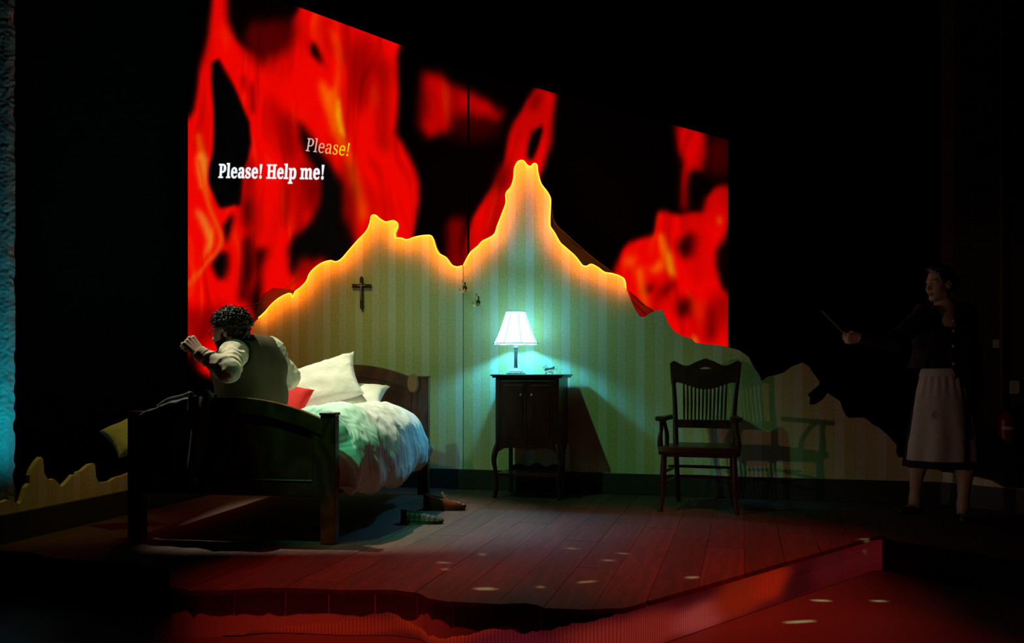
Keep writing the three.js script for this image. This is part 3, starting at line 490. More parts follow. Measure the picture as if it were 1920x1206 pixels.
// ---------------------------------------------------------------- jacket over the footboard
{
  const jacket = thing('jacket', 'dark green jacket draped over left end of the footboard', 'jacket', BED, BT);
  const wool = std([0.10, 0.13, 0.11], 0.92, { bumpMap: clothBump, bumpScale: 0.004, side: THREE.DoubleSide });
  const arch = x => 0.828 - 0.123 * Math.pow(Math.abs(x) / 0.55, 2);
  const drape = (x0, x1, back, front, sd, taper = 0) => {
    const nu = 40, nv = 60, pos = [], uv = [], ind = [];
    for (let j = 0; j <= nv; j++) for (let i = 0; i <= nu; i++) {
      const u = i / nu, L = back + 0.09 + front, s = j / nv * L - back; let x = lerp(x0, x1, u); const y0 = arch(x) + 0.012;
      const f = front * (0.94 + 0.06 * N3(u * 5, sd, 2));
      let y, z;
      if (s < 0) { y = y0 + s; z = -0.045; } else if (s < 0.09) { const a = s / 0.09 * Math.PI; y = y0 + 0.014 * Math.sin(a); z = -0.045 * Math.cos(a); } else { y = y0 - (s - 0.09) * f / front; z = 0.046; }
      const hang = sstep(0, 0.4, s - 0.09), fold = Math.sin(u * 15 + sd + 2 * N3(u * 3, s * 2, sd)) * 0.5 + 0.5;
      x = lerp(x, lerp(x0, x1, 0.72), taper * hang * 0.55); z += (z > 0 ? 1 : -1) * (0.010 + hang * 0.045 * fold + 0.012 * (0.5 + N3(x * 14, y * 9, sd)));
      pos.push(x, y + 0.008 * (0.5 + N3(x * 18, s * 12, sd)), z); uv.push(u * 0.5, s);
    }
    for (let j = 0; j < nv; j++) for (let i = 0; i < nu; i++) { const a = j * (nu + 1) + i; ind.push(a, a + 1, a + nu + 1, a + 1, a + nu + 2, a + nu + 1); }
    const g = new THREE.BufferGeometry(); g.setAttribute('position', new THREE.Float32BufferAttribute(pos, 3)); g.setAttribute('uv', new THREE.Float32BufferAttribute(uv, 2)); g.setIndex(ind); g.computeVertexNormals(); return g;
  };
  part('body', drape(-0.545, -0.12, 0.2, 0.47, 1, 0.55), wool, jacket);
  part('collar', tube([[-0.46, arch(-0.46) + 0.03, 0.01], [-0.4, arch(-0.4) + 0.05, 0.0], [-0.3, arch(-0.3) + 0.045, 0.01], [-0.24, arch(-0.24) + 0.05, 0.03], [-0.22, arch(-0.22) + 0.02, 0.075], [-0.215, arch(-0.215) - 0.05, 0.095]], 0.011, 40, 8), wool, jacket);
  part('sleeve', taperTube([[-0.15, arch(-0.14) + 0.012, 0.0], [-0.13, arch(-0.13) + 0.015, 0.07], [-0.14, 0.68, 0.1], [-0.165, 0.5, 0.105], [-0.2, 0.35, 0.11]], [0.035, 0.04, 0.05, 0.045, 0.04], 30, 12), wool, jacket);
}

// ---------------------------------------------------------------- cabinet, lamp, ornament
const CAB = [0.16, 0, 7.305], CT = -R(14);
{
  const cab = thing('music_cabinet', 'dark mahogany two door cabinet on curved legs under the lamp', 'cabinet', CAB, CT), W = 0.5, D = 0.36, y0 = 0.395, H = 0.955, m = M.mahogany;
  part('top', metreUV(merge([box(W + 0.075, 0.012, D + 0.06, 0, H - 0.006, 0, 0.005), box(W + 0.05, 0.014, D + 0.04, 0, H - 0.019, 0, 0.006)])), m, cab);
  const bh = H - 0.026 - y0;
  part('back_panel', metreUV(box(W - 0.02, bh, 0.012, 0, y0 + bh / 2, -D / 2 + 0.006)), m, cab);
  for (const s of [-1, 1]) part('side_panel', metreUV(box(0.02, bh, D, s * (W / 2 - 0.01), y0 + bh / 2, 0, 0.003)), m, cab);
  part('bottom_panel', metreUV(box(W - 0.04, 0.02, D - 0.02, 0, y0 + 0.012, 0)), m, cab);
  for (const s of [-1, 1]) {
    part('face_stile', metreUV(box(0.04, bh, 0.02, s * (W / 2 - 0.02), y0 + bh / 2, D / 2, 0.004)), m, cab);
    const d = part('door', metreUV(merge([box(0.208, bh - 0.05, 0.018, s * 0.1055, y0 + bh / 2 + 0.005, D / 2 + 0.002, 0.004), box(0.15, bh - 0.12, 0.008, s * 0.1055, y0 + bh / 2 + 0.005, D / 2 + 0.012, 0.003)])), m, cab);
    part('knob', lathe([[0.0001, 0.026], [0.007, 0.025], [0.0105, 0.019], [0.009, 0.012], [0.0045, 0.008], [0.005, 0.003], [0.008, 0], [0.0001, 0]], 16).rotateX(Math.PI / 2).translate(s * 0.042, H - 0.158, D / 2 + 0.013), std([0.62, 0.45, 0.24], 0.22, { metalness: 0.35 }), d, 'small brass knob');
  }
  const apron = [new THREE.Vector2(-W / 2 + 0.01, y0 + 0.03), new THREE.Vector2(W / 2 - 0.01, y0 + 0.03)];
  for (let i = 20; i >= 0; i--) { const u = i / 20 * 2 - 1; apron.push(new THREE.Vector2(u * (W / 2 - 0.01), y0 - 0.012 - 0.022 * sstep(0.75, 1, Math.abs(u)) - 0.008 * Math.cos(u * 6))); }
  part('apron', metreUV(slab(apron, 0.018).translate(0, 0, D / 2 + 0.009)), m, cab);
  part('apron', metreUV(slab(apron, 0.018).translate(0, 0, -D / 2 + 0.018)), m, cab);
  for (const s of [-1, 1]) {
    part('leg', taperTube([[s * 0.232, y0 + 0.03, D / 2 - 0.012], [s * 0.25, y0 - 0.03, D / 2 + 0.004], [s * 0.262, y0 - 0.1, D / 2 + 0.012], [s * 0.25, 0.2, D / 2], [s * 0.243, 0.09, D / 2 - 0.006], [s * 0.252, 0.03, D / 2 + 0.006], [s * 0.258, 0.004, D / 2 + 0.016]], [0.022, 0.024, 0.02, 0.015, 0.012, 0.014, 0.017], 32, 10), m, cab);
    part('leg', metreUV(box(0.03, y0 + 0.02, 0.028, s * 0.215, (y0 + 0.02) / 2, -D / 2 + 0.02, 0.004)), m, cab);
  }
  const shelf = []; for (let i = 0; i <= 20; i++) { const u = i / 20 * 2 - 1; shelf.push(new THREE.Vector2(u * 0.235, -D / 2 + 0.03 - 0.0 + D - 0.03 + 0.012 * (1 - u * u))); }
  shelf.push(new THREE.Vector2(0.225, -D / 2 + 0.02), new THREE.Vector2(-0.225, -D / 2 + 0.02));
  part('shelf', metreUV(slab(shelf.map(p => new THREE.Vector2(p.x, -p.y)), 0.018, 0.003).rotateX(-Math.PI / 2).translate(0, 0.19, 0)), m, cab);
  const gal = [new THREE.Vector2(-0.21, 0.19), new THREE.Vector2(0.21, 0.19)]; for (let i = 24; i >= 0; i--) { const u = i / 24 * 2 - 1; gal.push(new THREE.Vector2(u * 0.21, 0.215 + 0.03 * Math.pow(Math.cos(u * 4.4), 2) * (1 - 0.4 * Math.abs(u)))); }
  part('gallery', metreUV(slab(gal, 0.014).translate(0, 0, -D / 2 + 0.03)), m, cab);
}
{
  const T = 0.955, lamp = thing('table_lamp', 'lit table lamp with white panelled shade on the dark cabinet', 'lamp', [0.03, T, 7.33], CT);
  part('base', merge([box(0.125, 0.014, 0.125, 0, 0.007, 0, 0.003), box(0.098, 0.014, 0.098, 0, 0.021, 0, 0.003), lathe([[0.045, 0.028], [0.034, 0.034], [0.03, 0.042], [0.022, 0.05], [0.0001, 0.05]], 24)]), std([0.82, 0.82, 0.78], 0.25), lamp, 'pale square stepped base');
  part('column', lathe([[0.017, 0.048], [0.016, 0.06], [0.0145, 0.065], [0.0145, 0.195], [0.017, 0.2], [0.02, 0.212], [0.02, 0.218], [0.008, 0.22], [0.006, 0.25], [0.0001, 0.25]], 20), std([0.32, 0.36, 0.36], 0.3, { metalness: 0.6 }), lamp);
  const bulbY = 0.335, bulb = part('bulb', new THREE.SphereGeometry(0.028, 20, 14).translate(0, bulbY, 0), std([0.9, 0.9, 0.9], 0.4, { emissive: new THREE.Color().setRGB(0.35, 0.9, 1), emissiveIntensity: 20 }), lamp);
  const glow = new THREE.PointLight(new THREE.Color().setRGB(0.05, 0.60, 1.0), 2.0, 0, 2); glow.position.set(0, bulbY, 0); glow.castShadow = true; glow.shadow.radius = 1.2; glow.name = 'lamp_glow'; lamp.add(glow);
  // eight sided shade with flared panels
  const y0 = 0.243, y1 = 0.495, rAt = t => lerp(0.178, 0.078, Math.pow(t, 0.82)), cloth = new THREE.MeshPhysicalMaterial({ color: new THREE.Color().setRGB(0.9, 0.9, 0.86), roughness: 1, transmission: 0.5, thickness: 0, side: THREE.DoubleSide, emissive: new THREE.Color().setRGB(0.22, 0.82, 1), emissiveIntensity: 7.5 });
  const shade = new THREE.Group(); shade.name = 'shade'; lamp.add(shade);
  const corner = (k, t, grow = 0) => { const a = (k + 0.62) / 8 * TAU; return new THREE.Vector3(Math.sin(a) * (rAt(t) + grow), lerp(y0, y1, t), Math.cos(a) * (rAt(t) + grow)); };
  for (let k = 0; k < 8; k++) {
    const pos = [], ind = [], nv = 14, nu = 4;
    for (let j = 0; j <= nv; j++) for (let i = 0; i <= nu; i++) { const t = j / nv, p = corner(k, t).lerp(corner(k + 1, t), i / nu); p.y -= 0.008 * (1 - t) * Math.sin(i / nu * Math.PI); pos.push(p.x, p.y, p.z); }
    for (let j = 0; j < nv; j++) for (let i = 0; i < nu; i++) { const a = j * (nu + 1) + i; ind.push(a, a + 1, a + nu + 1, a + 1, a + nu + 2, a + nu + 1); }
    const g = new THREE.BufferGeometry(); g.setAttribute('position', new THREE.Float32BufferAttribute(pos, 3)); g.setIndex(ind); g.computeVertexNormals();
    part('shade_panel', g, cloth, shade);
    part('rib', tube([0, 0.25, 0.5, 0.75, 1].map(t => corner(k, t, 0.001)), 0.0026, 14, 6), std([0.3, 0.34, 0.32], 0.8), shade);
  }
  const ring = (t, r) => tube([...Array(8)].map((_, k) => corner(k, t, 0.001)), r, 64, 6, true);
  part('trim', merge([ring(0, 0.0035), ring(1, 0.003)]), std([0.3, 0.36, 0.34], 0.8), shade);
  part('carrier', merge([...Array(3)].map((_, k) => tube([[0, 0.47, 0], [Math.sin(k * TAU / 3) * 0.076, 0.492, Math.cos(k * TAU / 3) * 0.076]], 0.0016, 2, 5)).concat(tube([[0, 0.25, 0], [0.034, 0.3, 0], [0.034, 0.41, 0], [0, 0.47, 0], [-0.034, 0.41, 0], [-0.034, 0.3, 0]], 0.0014, 40, 5, true))), M.steel, lamp);
}
{ // clear glass ornament, low rounded body with raised curls
  const glass = new THREE.MeshPhysicalMaterial({ color: 0xffffff, roughness: 0.04, transmission: 1, thickness: 0.02, ior: 1.5 });
  const o = thing('glass_ornament', 'small clear glass ornament beside the lamp on the cabinet', 'ornament', [0.3, 0.955, 7.24], CT);
  const d = bones([bone([-0.028, 0.03, 0], [0.022, 0.034, 0], 0.016, 0.024), bone([0.02, 0.04, 0], [0.045, 0.062, 0.004], 0.012, 0.012), bone([-0.03, 0.03, 0], [-0.05, 0.05, 0.004], 0.009, 0.007), bone([-0.05, 0.05, 0.004], [-0.036, 0.066, 0], 0.007, 0.005), bone([-0.036, 0.066, 0], [-0.022, 0.056, 0], 0.005, 0.004), ...[[-0.03, 0.014], [-0.03, -0.014], [0.02, 0.016], [0.02, -0.016]].map(([x, z]) => bone([x, 0.025, z * 0.6], [x * 1.15, 0.004, z], 0.008, 0.006)), bone([0.04, 0.066, 0.006], [0.05, 0.078, 0.012], 0.005, 0.003), bone([0.04, 0.066, -0.002], [0.046, 0.079, -0.008], 0.005, 0.003)], 0.012);
  part('body', nets(d, [-0.075, -0.006, -0.035], [0.075, 0.095, 0.035], 0.0028), glass, o);
}

// ---------------------------------------------------------------- armchair
{
  const ch = thing('wooden_armchair', 'dark red wooden armchair with spindle back beside the wall', 'armchair', [1.35, 0, 6.62], -R(17)), m = M.chairWood;
  const seatY = 0.455, fw = 0.255, bw = 0.205, D = 0.44, back = (y, x) => -D / 2 + 0.02 - (y - seatY) * 0.2;       // the back rakes away from the sitter
  const seat = []; for (let i = 0; i <= 16; i++) { const u = i / 16 * 2 - 1; seat.push(new THREE.Vector2(u * (fw + 0.012), -(D / 2 + 0.012 * (1 - u * u * u * u)))); }
  seat.push(new THREE.Vector2(bw, D / 2 - 0.01), new THREE.Vector2(-bw, D / 2 - 0.01));
  part('seat', metreUV(merge([slab(seat, 0.03, 0.006).rotateX(-Math.PI / 2).translate(0, seatY - 0.006, 0), box(0.5, 0.045, 0.02, 0, seatY - 0.05, D / 2 - 0.02, 0.004), box(0.02, 0.045, 0.38, -0.225, seatY - 0.05, 0, 0.004), box(0.02, 0.045, 0.38, 0.225, seatY - 0.05, 0, 0.004)])), m, ch);
  for (const s of [-1, 1]) {
    part('leg', taperTube([[s * 0.238, seatY - 0.03, D / 2 - 0.03], [s * 0.24, 0.36, D / 2 - 0.028], [s * 0.243, 0.25, D / 2 - 0.02], [s * 0.247, 0.1, D / 2 - 0.01], [s * 0.262, 0, D / 2 + 0.005]], [0.02, 0.022, 0.024, 0.015, 0.018], 26, 10), m, ch);
    part('back_post', taperTube([[s * 0.2, 0, -D / 2 - 0.1], [s * 0.2, 0.2, -D / 2 - 0.03], [s * bw, seatY, -D / 2 + 0.015], [s * (bw + 0.012), 0.72, back(0.72)], [s * (bw + 0.03), 0.93, back(0.93)]], [0.017, 0.018, 0.021, 0.018, 0.016], 34, 10), m, ch);
    part('arm', merge([slab([[0.03, 0], [0.045, 0.05], [0.036, 0.1], [0.026, 0.25], [0.022, 0.4], [-0.018, 0.4], [-0.02, 0.25], [-0.026, 0.1], [-0.042, 0.05], [-0.03, 0]].map(p => new THREE.Vector2(s * (0.255 + p[0] * 0.9) - s * (p[1] > 0.2 ? 0.03 : 0), -(D / 2 + 0.04 - p[1]))), 0.022, 0.004).rotateX(-Math.PI / 2).translate(0, 0.66, 0)]), m, ch);
    part('arm_post', taperTube([[s * 0.262, seatY - 0.06, D / 2 - 0.05], [s * 0.268, 0.5, D / 2 - 0.04], [s * 0.258, 0.57, D / 2 - 0.03], [s * 0.255, 0.645, D / 2 - 0.02]], [0.017, 0.02, 0.013, 0.016], 20, 8), m, ch);
    part('arm_brace', taperTube([[s * 0.243, seatY, 0.0], [s * 0.24, 0.53, 0.03], [s * 0.245, 0.6, 0.09], [s * 0.25, 0.645, 0.14]], [0.015, 0.015, 0.013, 0.014], 20, 8), m, ch);
    for (const y of [0.19, 0.27]) part('stretcher', taperTube([[s * 0.245, y, D / 2 - 0.02], [s * 0.22, y + 0.005, 0], [s * 0.2, y + 0.01, -D / 2 - 0.02]], [0.008, 0.012, 0.008], 10, 8), m, ch);
  }
  for (const y of [0.23, 0.30]) part('stretcher', taperTube([[-0.235, y, 0.02], [0, y, 0.015], [0.235, y, 0.02]], [0.008, 0.012, 0.008], 10, 8), m, ch);
  part('lower_rail', metreUV(box(2 * bw, 0.062, 0.022, 0, 0.592, back(0.592), 0.006).translate(0, 0, 0)), m, ch);
  // crest rail: double humped top, dipped underside, pierced hand hold
  const cr = new THREE.Shape(), topY = u => 1.058 - 0.042 * Math.pow(Math.sin(Math.PI * (Math.abs(u) - 0.1) / 0.9 * 1), 2) * (Math.abs(u) > 0.1 ? 1 : 0) + 0.012 * Math.cos(u * 10) * sstep(0.25, 0, Math.abs(u)) - 0.02 * sstep(0.9, 1, Math.abs(u)), lowY = u => 0.875 - 0.028 * Math.cos(u * Math.PI) * 1 + 0.0 - 0.02 * sstep(0.8, 1, Math.abs(u));
  for (let i = 0; i <= 60; i++) { const u = i / 60 * 2 - 1; i ? cr.lineTo(u * 0.258, topY(u)) : cr.moveTo(u * 0.258, topY(u)); }
  for (let i = 60; i >= 0; i--) { const u = i / 60 * 2 - 1; cr.lineTo(u * 0.245, lowY(u)); }
  const hole = new THREE.Path(); hole.moveTo(-0.05, 0.998); hole.quadraticCurveTo(0, 1.03, 0.05, 0.998); hole.quadraticCurveTo(0, 0.984, -0.05, 0.998); cr.holes.push(hole);
  const cg = new THREE.ExtrudeGeometry(cr, { depth: 0.02, bevelEnabled: true, bevelSize: 0.004, bevelThickness: 0.004, bevelSegments: 2 }); cg.translate(0, -0.95, 0).rotateX(-0.2).translate(0, 0.95, back(0.95) - 0.012);
  part('crest_rail', metreUV(cg), m, ch);
  for (let i = 0; i < 12; i++) { const x = -0.148 + i * 0.0269; part('spindle', taperTube([[x, 0.61, back(0.61)], [x * 1.02, 0.73, back(0.73) - 0.006], [x * 1.06, 0.895, back(0.895)]], [0.006, 0.0085, 0.006], 10, 8), m, ch); }
}

// ---------------------------------------------------------------- crucifix, coat hooks, footwear
const onBack = (s, y, z = 0) => new THREE.Vector3(s, y, z).applyAxisAngle(new THREE.Vector3(0, 1, 0), TURN).add(wallBack.position);
{
  const o = thing('crucifix', 'dark wooden crucifix hanging on the wallpaper above the bed', 'crucifix'); o.position.copy(onBack(0.966, 1.645)); o.rotation.y = TURN; o.rotation.z = 0.01;
  const w = std([0.06, 0.025, 0.014], 0.5), pt = (a, b, c, d) => [[a, b], [c, b], [c, d], [a, d]];
  const up = [[-0.012, 0.13], [0, 0.145], [0.012, 0.13], [0.016, -0.12], [0.004, -0.145], [-0.012, -0.125]].map(p => new THREE.Vector2(...p)), ac = [[-0.09, 0.082], [-0.078, 0.068], [-0.088, 0.052], [0.088, 0.044], [0.092, 0.058], [0.083, 0.074]].map(p => new THREE.Vector2(...p));
  part('upright', slab(up, 0.014, 0.002).translate(0, 0, 0.017), w, o); part('crossbar', slab(ac, 0.012, 0.002).translate(0, 0, 0.018), w, o);
  const f = bones([bone([0, 0.062, 0.03], [0, 0.005, 0.03], 0.0085, 0.006), bone([0, 0.005, 0.03], [0.003, -0.06, 0.026], 0.0065, 0.004), bone([0, 0.06, 0.029], [-0.04, 0.072, 0.026], 0.004, 0.0028), bone([0, 0.06, 0.029], [0.04, 0.07, 0.026], 0.004, 0.0028), bone([0.003, 0.077, 0.032], [0.003, 0.079, 0.032], 0.008)], 0.004);
  part('figure', nets(f, [-0.05, -0.07, 0.012], [0.05, 0.095, 0.05], 0.002), std([0.5, 0.36, 0.26], 0.35, { metalness: 0.5 }), o, 'small bronze figure');
}
[[1.885, 1.672, 'brass double coat hook beside the wall seam, the higher one'], [2.001, 1.552, 'brass double coat hook nearer the lamp, the lower one']].forEach(([s, y, label]) => {
  const o = thing('coat_hook', label, 'hook', [0, 0, 0], 0, 'brass coat hooks'); o.position.copy(onBack(s, y)); o.rotation.y = TURN;
  part('plate', merge([new THREE.CylinderGeometry(0.017, 0.019, 0.006, 20).rotateX(Math.PI / 2).translate(0, 0, 0.003), box(0.014, 0.075, 0.004, 0, 0.012, 0.002, 0.0015)]), std([0.2, 0.13, 0.06], 0.35, { metalness: 0.9 }), o);
  const arm = (pts, r) => { const p = part('prong', tube(pts, r, 18, 8), M.brass, o); part('tip', new THREE.SphereGeometry(0.0075, 12, 8).translate(...pts[pts.length - 1]), M.brass, p); };
  arm([[0, 0.01, 0.004], [0, 0.02, 0.03], [-0.003, 0.05, 0.045], [-0.004, 0.062, 0.045]], 0.004);
  arm([[0, -0.008, 0.004], [-0.012, -0.03, 0.02], [-0.03, -0.028, 0.034], [-0.034, -0.012, 0.04]], 0.004);
  arm([[0, -0.008, 0.004], [0.014, -0.026, 0.02], [0.03, -0.024, 0.034], [0.034, -0.008, 0.04]], 0.004);
  arm([[0, -0.004, 0.004], [0, -0.03, 0.022], [-0.002, -0.034, 0.036]], 0.0035);
});
function shoeGeo(open) {                                  // toe along +x, 0.30 long; closed last minus the foot opening
  const f = (x, y, z) => {
    const t = x / 0.3, half = 0.052 * Math.pow(Math.max(0, 1 - Math.pow(Math.abs(t - 0.52) / 0.53, 2.6)), 0.5) * (0.78 + 0.3 * sstep(0.2, 0.75, t)), top = lerp(0.096, 0.05, sstep(0.25, 0.8, t)) * (t > 0.85 ? 1 - 0.35 * sstep(0.85, 1.02, t) : 1);
    const hy = y / Math.max(0.02, top), w = half * Math.sqrt(Math.max(0, 1 - Math.pow(clamp(hy, 0, 1), 3.2)) * 0.85 + 0.15);
    let d = smax(Math.max(Math.abs(z) - w, -y), y - top, 0.02);
    const hx = (x - 0.098) / 0.076, hz = z / Math.max(0.006, half * 0.66); d = smax(d, -(Math.hypot(hx, hz) - 1) * 0.03 - (y < 0.028 ? (0.028 - y) * 2 : 0), 0.008);
    return d;
  };
  return nets(f, [-0.015, -0.008, -0.07], [0.32, 0.12, 0.07], 0.004);
}
{
  const sole = () => { const s = []; for (let i = 0; i <= 40; i++) { const a = i / 40 * TAU, u = Math.cos(a), t = 0.5 + 0.5 * u; s.push(new THREE.Vector2(0.152 + u * 0.156, Math.sin(a) * (0.043 + 0.014 * sstep(0.3, 0.75, t)))); } return slab(s, 0.012, 0.002).rotateX(-Math.PI / 2); };
  const leather = std([0.10, 0.022, 0.009], 0.14), shoe = thing('leather_shoe', 'polished brown leather lace up shoe on floor beside the bed', 'shoe', [-0.63, 0, 6.62], 0.0);
  shoe.rotation.y = -R(14);
  part('upper', shoeGeo().translate(0, 0.014, 0), leather, shoe); part('sole', merge([sole().translate(0, 0.014, 0), box(0.075, 0.014, 0.07, 0.045, 0.007, 0, 0.004)]), std([0.02, 0.014, 0.01], 0.5), shoe);
  part('laces', merge([0, 1, 2].map(i => tube([[0.175 + i * 0.014, 0.085 - i * 0.006, -0.018], [0.178 + i * 0.014, 0.096 - i * 0.007, 0], [0.175 + i * 0.014, 0.085 - i * 0.006, 0.018]], 0.0022, 8, 5))), std([0.05, 0.02, 0.01], 0.7), shoe);
  part('tongue', slab([[-0.024, 0], [-0.022, 0.045], [0, 0.055], [0.022, 0.045], [0.024, 0]].map(p => new THREE.Vector2(...p)), 0.004, 0.001).rotateY(Math.PI / 2).rotateZ(0.5).translate(0.165, 0.075, 0), std([0.3, 0.11, 0.04], 0.5), shoe);
  const plaid = dataTex(256, 256, (u, v) => { const l = (a, b, w) => Math.abs(((a * 6) % 1) - b) < w ? 1 : 0, k = l(u, 0.5, 0.07) + l(v, 0.5, 0.07), q = l(u, 0.15, 0.18) + l(v, 0.15, 0.18); return [24 + 46 * k - 8 * q, 34 + 44 * k - 10 * q, 30 + 34 * k - 8 * q]; });
  const slipG = metreUV(shoeGeo().scale(0.9, 0.85, 0.95), 5, 5), slip = thing('plaid_slipper', 'dark plaid slipper lying on the floor near the leather shoe', 'slipper', [-0.72, 0, 6.02], -R(10));
  part('upper', slipG.translate(0, 0.008, 0), std(0xffffff, 0.9, { map: plaid, bumpMap: clothBump, bumpScale: 0.003 }), slip); part('sole', sole().scale(0.9, 0.8, 0.95).translate(0, 0.009, 0), std([0.02, 0.02, 0.02], 0.8), slip);
}

// ---------------------------------------------------------------- scorched gauze on the burnt edge
{
  const gauze = std([0.012, 0.009, 0.014], 0.95, { transparent: true, opacity: 0.75, side: THREE.DoubleSide });
  const net = (edge, z, label, wires) => {
    const o = thing('burnt_gauze', label, 'gauze'); o.position.copy(wallBack.position); o.rotation.y = TURN;
    const s = new THREE.ShapeGeometry(new THREE.Shape(edge.map(p => new THREE.Vector2(...p))), 4), p = s.attributes.position; for (let i = 0; i < p.count; i++) p.setZ(i, z + 0.02 * N3(p.getX(i) * 9, p.getY(i) * 9, 1)); s.computeVertexNormals();
    part('netting', s, gauze, o); for (const w of wires) part('thread', tube(w.map(q => [q[0], q[1], z]), 0.0035, 20, 5), std([0.05, 0.03, 0.035], 0.8), o);
  };
  net([[2.61, 2.30], [2.64, 2.18], [2.72, 2.10], [2.82, 2.0], [2.95, 1.9], [3.1, 1.79], [3.05, 1.75], [2.9, 1.79], [2.8, 1.88], [2.68, 2.0], [2.62, 2.12]], -0.05, 'torn black gauze stretched along right slope of the peak', [[[2.61, 2.33], [2.64, 2.19], [2.74, 2.09], [2.95, 1.9], [3.12, 1.77]]]);
  net([[-0.12, 1.39], [-0.05, 1.56], [0.0, 1.66], [0.1, 1.72], [0.26, 1.70], [0.33, 1.68], [0.2, 1.6], [0.08, 1.5], [-0.02, 1.42]], -0.05, 'torn black gauze hanging at the left end of burnt edge', [[[-0.3, 1.53], [-0.05, 1.585], [0.12, 1.66], [0.3, 1.76], [0.36, 1.83]], [[0.0, 1.58], [0.15, 1.65], [0.4, 1.72]]]);
  net([[3.24, 1.62], [3.3, 1.58], [3.4, 1.48], [3.46, 1.45], [3.4, 1.42], [3.33, 1.41], [3.28, 1.5]], -0.05, 'torn gauze scrap in the notch right of the peak', [[[3.25, 1.62], [3.32, 1.54], [3.44, 1.46]], [[3.26, 1.55], [3.32, 1.49], [3.38, 1.43]]]);
}

// ---------------------------------------------------------------- people
const vec = (...a) => new THREE.Vector3(...a);
function handBones(wrist, F, S, curl, thumb = 0.6, k = 1) {        // F to the knuckles, S to the thumb side; fingers curl towards F x S
  F = F.clone().normalize(); S = S.clone().addScaledVector(F, -S.dot(F)).normalize(); const Nn = F.clone().cross(S), o = [];
  const at = (f, s, n) => wrist.clone().addScaledVector(F, f * k).addScaledVector(S, s * k).addScaledVector(Nn, n * k).toArray();
  const L = [0.95, 1.05, 1, 0.8], side = [0.030, 0.010, -0.010, -0.029];
  for (let i = 0; i < 4; i++) {
    const kn = [0.086 - 0.006 * Math.abs(i - 1), side[i], 0];
    o.push(bone(at(0.005, side[i] * 0.62, 0), at(...kn), 0.0165 * k, 0.0125 * k));
    let p = kn, a = 0; [[0.043, curl[0]], [0.028, curl[1]], [0.021, curl[2]]].forEach(([len, c], j) => { a += c; const q = [p[0] + Math.cos(a) * len * L[i], side[i] * (1 + 0.1 * (j + 1) * Math.cos(a)), p[2] + Math.sin(a) * len * L[i]]; o.push(bone(at(...p), at(...q), (0.0098 - 0.0006 * j) * k, (0.0092 - 0.0008 * j) * k)); p = q; });
  }
  const t0 = [0.018, 0.026, 0.006], t1 = [0.05, 0.045 - 0.006 * thumb, 0.02 + 0.012 * thumb], t2 = [0.08, 0.036 - 0.026 * thumb, 0.026 + 0.022 * thumb], t3 = [0.096, 0.03 - 0.04 * thumb, 0.026 + 0.024 * thumb];
  o.push(bone(at(...t0), at(...t1), 0.014 * k, 0.0115 * k), bone(at(...t1), at(...t2), 0.0112 * k, 0.01 * k), bone(at(...t2), at(...t3), 0.0098 * k, 0.008 * k));
  return o;
}
const handMesh = (list, h = 0.0032) => { const lo = [9, 9, 9], hi = [-9, -9, -9]; for (const b of list) for (const p of [b.a, b.b]) for (let i = 0; i < 3; i++) { lo[i] = Math.min(lo[i], p[i] - 0.03); hi[i] = Math.max(hi[i], p[i] + 0.03); } return nets(bones(list, 0.007), lo, hi, h); };
function headField(C, F, U, k = 1) {                             // local axes f (face), u (up), s (to the side)
  const S = F.clone().cross(U).normalize();
  const loc = (x, y, z) => { const dx = x - C.x, dy = y - C.y, dz = z - C.z; return [(dx * F.x + dy * F.y + dz * F.z) / k, (dx * U.x + dy * U.y + dz * U.z) / k, (dx * S.x + dy * S.y + dz * S.z) / k]; };
  const face = (f, u, s) => {
    const a = Math.abs(s);
    let d = dEll(f, u, s, [-0.012, 0.03, 0], [0.098, 0.1, 0.076]);
    d = smin(d, dEll(f, u, s, [0.03, -0.035, 0], [0.066, 0.085, 0.058]), 0.03);
    d = smin(d, dBone(bone([0.0, -0.075, 0.045], [0.065, -0.104, 0.012], 0.02, 0.02), f, u, a), 0.02);
    d = smin(d, dBone(bone([0.072, 0.028, 0.04], [0.084, 0.024, 0.008], 0.012, 0.011), f, u, a), 0.014);
    d = smin(d, dBone(bone([0.06, -0.03, 0.036], [0.05, -0.02, 0.045], 0.024, 0.02), f, u, a), 0.02);
    d = smin(d, dBone(bone([0.088, 0.012, 0], [0.112, -0.03, 0], 0.008, 0.0125), f, u, s), 0.012);
    d = smin(d, dBone(bone([0.1, -0.034, 0.012], [0.098, -0.033, 0.012], 0.008), f, u, a), 0.008);
    d = smax(d, -(Math.hypot(f - 0.1, u - 0.006, a - 0.031) - 0.017), 0.012);
    d = smin(d, Math.hypot(f - 0.076, u - 0.005, a - 0.031) - 0.0135, 0.003);
    d = smin(d, dBone(bone([0.093, -0.061, 0], [0.083, -0.063, 0.022], 0.0075, 0.004), f, u, a), 0.005);
    d = smin(d, dBone(bone([0.091, -0.075, 0], [0.082, -0.072, 0.018], 0.0085, 0.004), f, u, a), 0.005);
    const ear = Math.max(dEll(f, u, a, [-0.01, -0.008, 0.079], [0.02, 0.034, 0.012]), -(Math.hypot(f + 0.006, u + 0.004, (a - 0.092) * 1.2) - 0.014));
    return smin(d, ear, 0.006);
  };
  return { loc, face, world: (x, y, z) => { const [f, u, s] = loc(x, y, z); return face(f, u, s) * k; }, S, pt: (f, u, s) => C.clone().addScaledVector(F, f * k).addScaledVector(U, u * k).addScaledVector(S, s * k) };
}
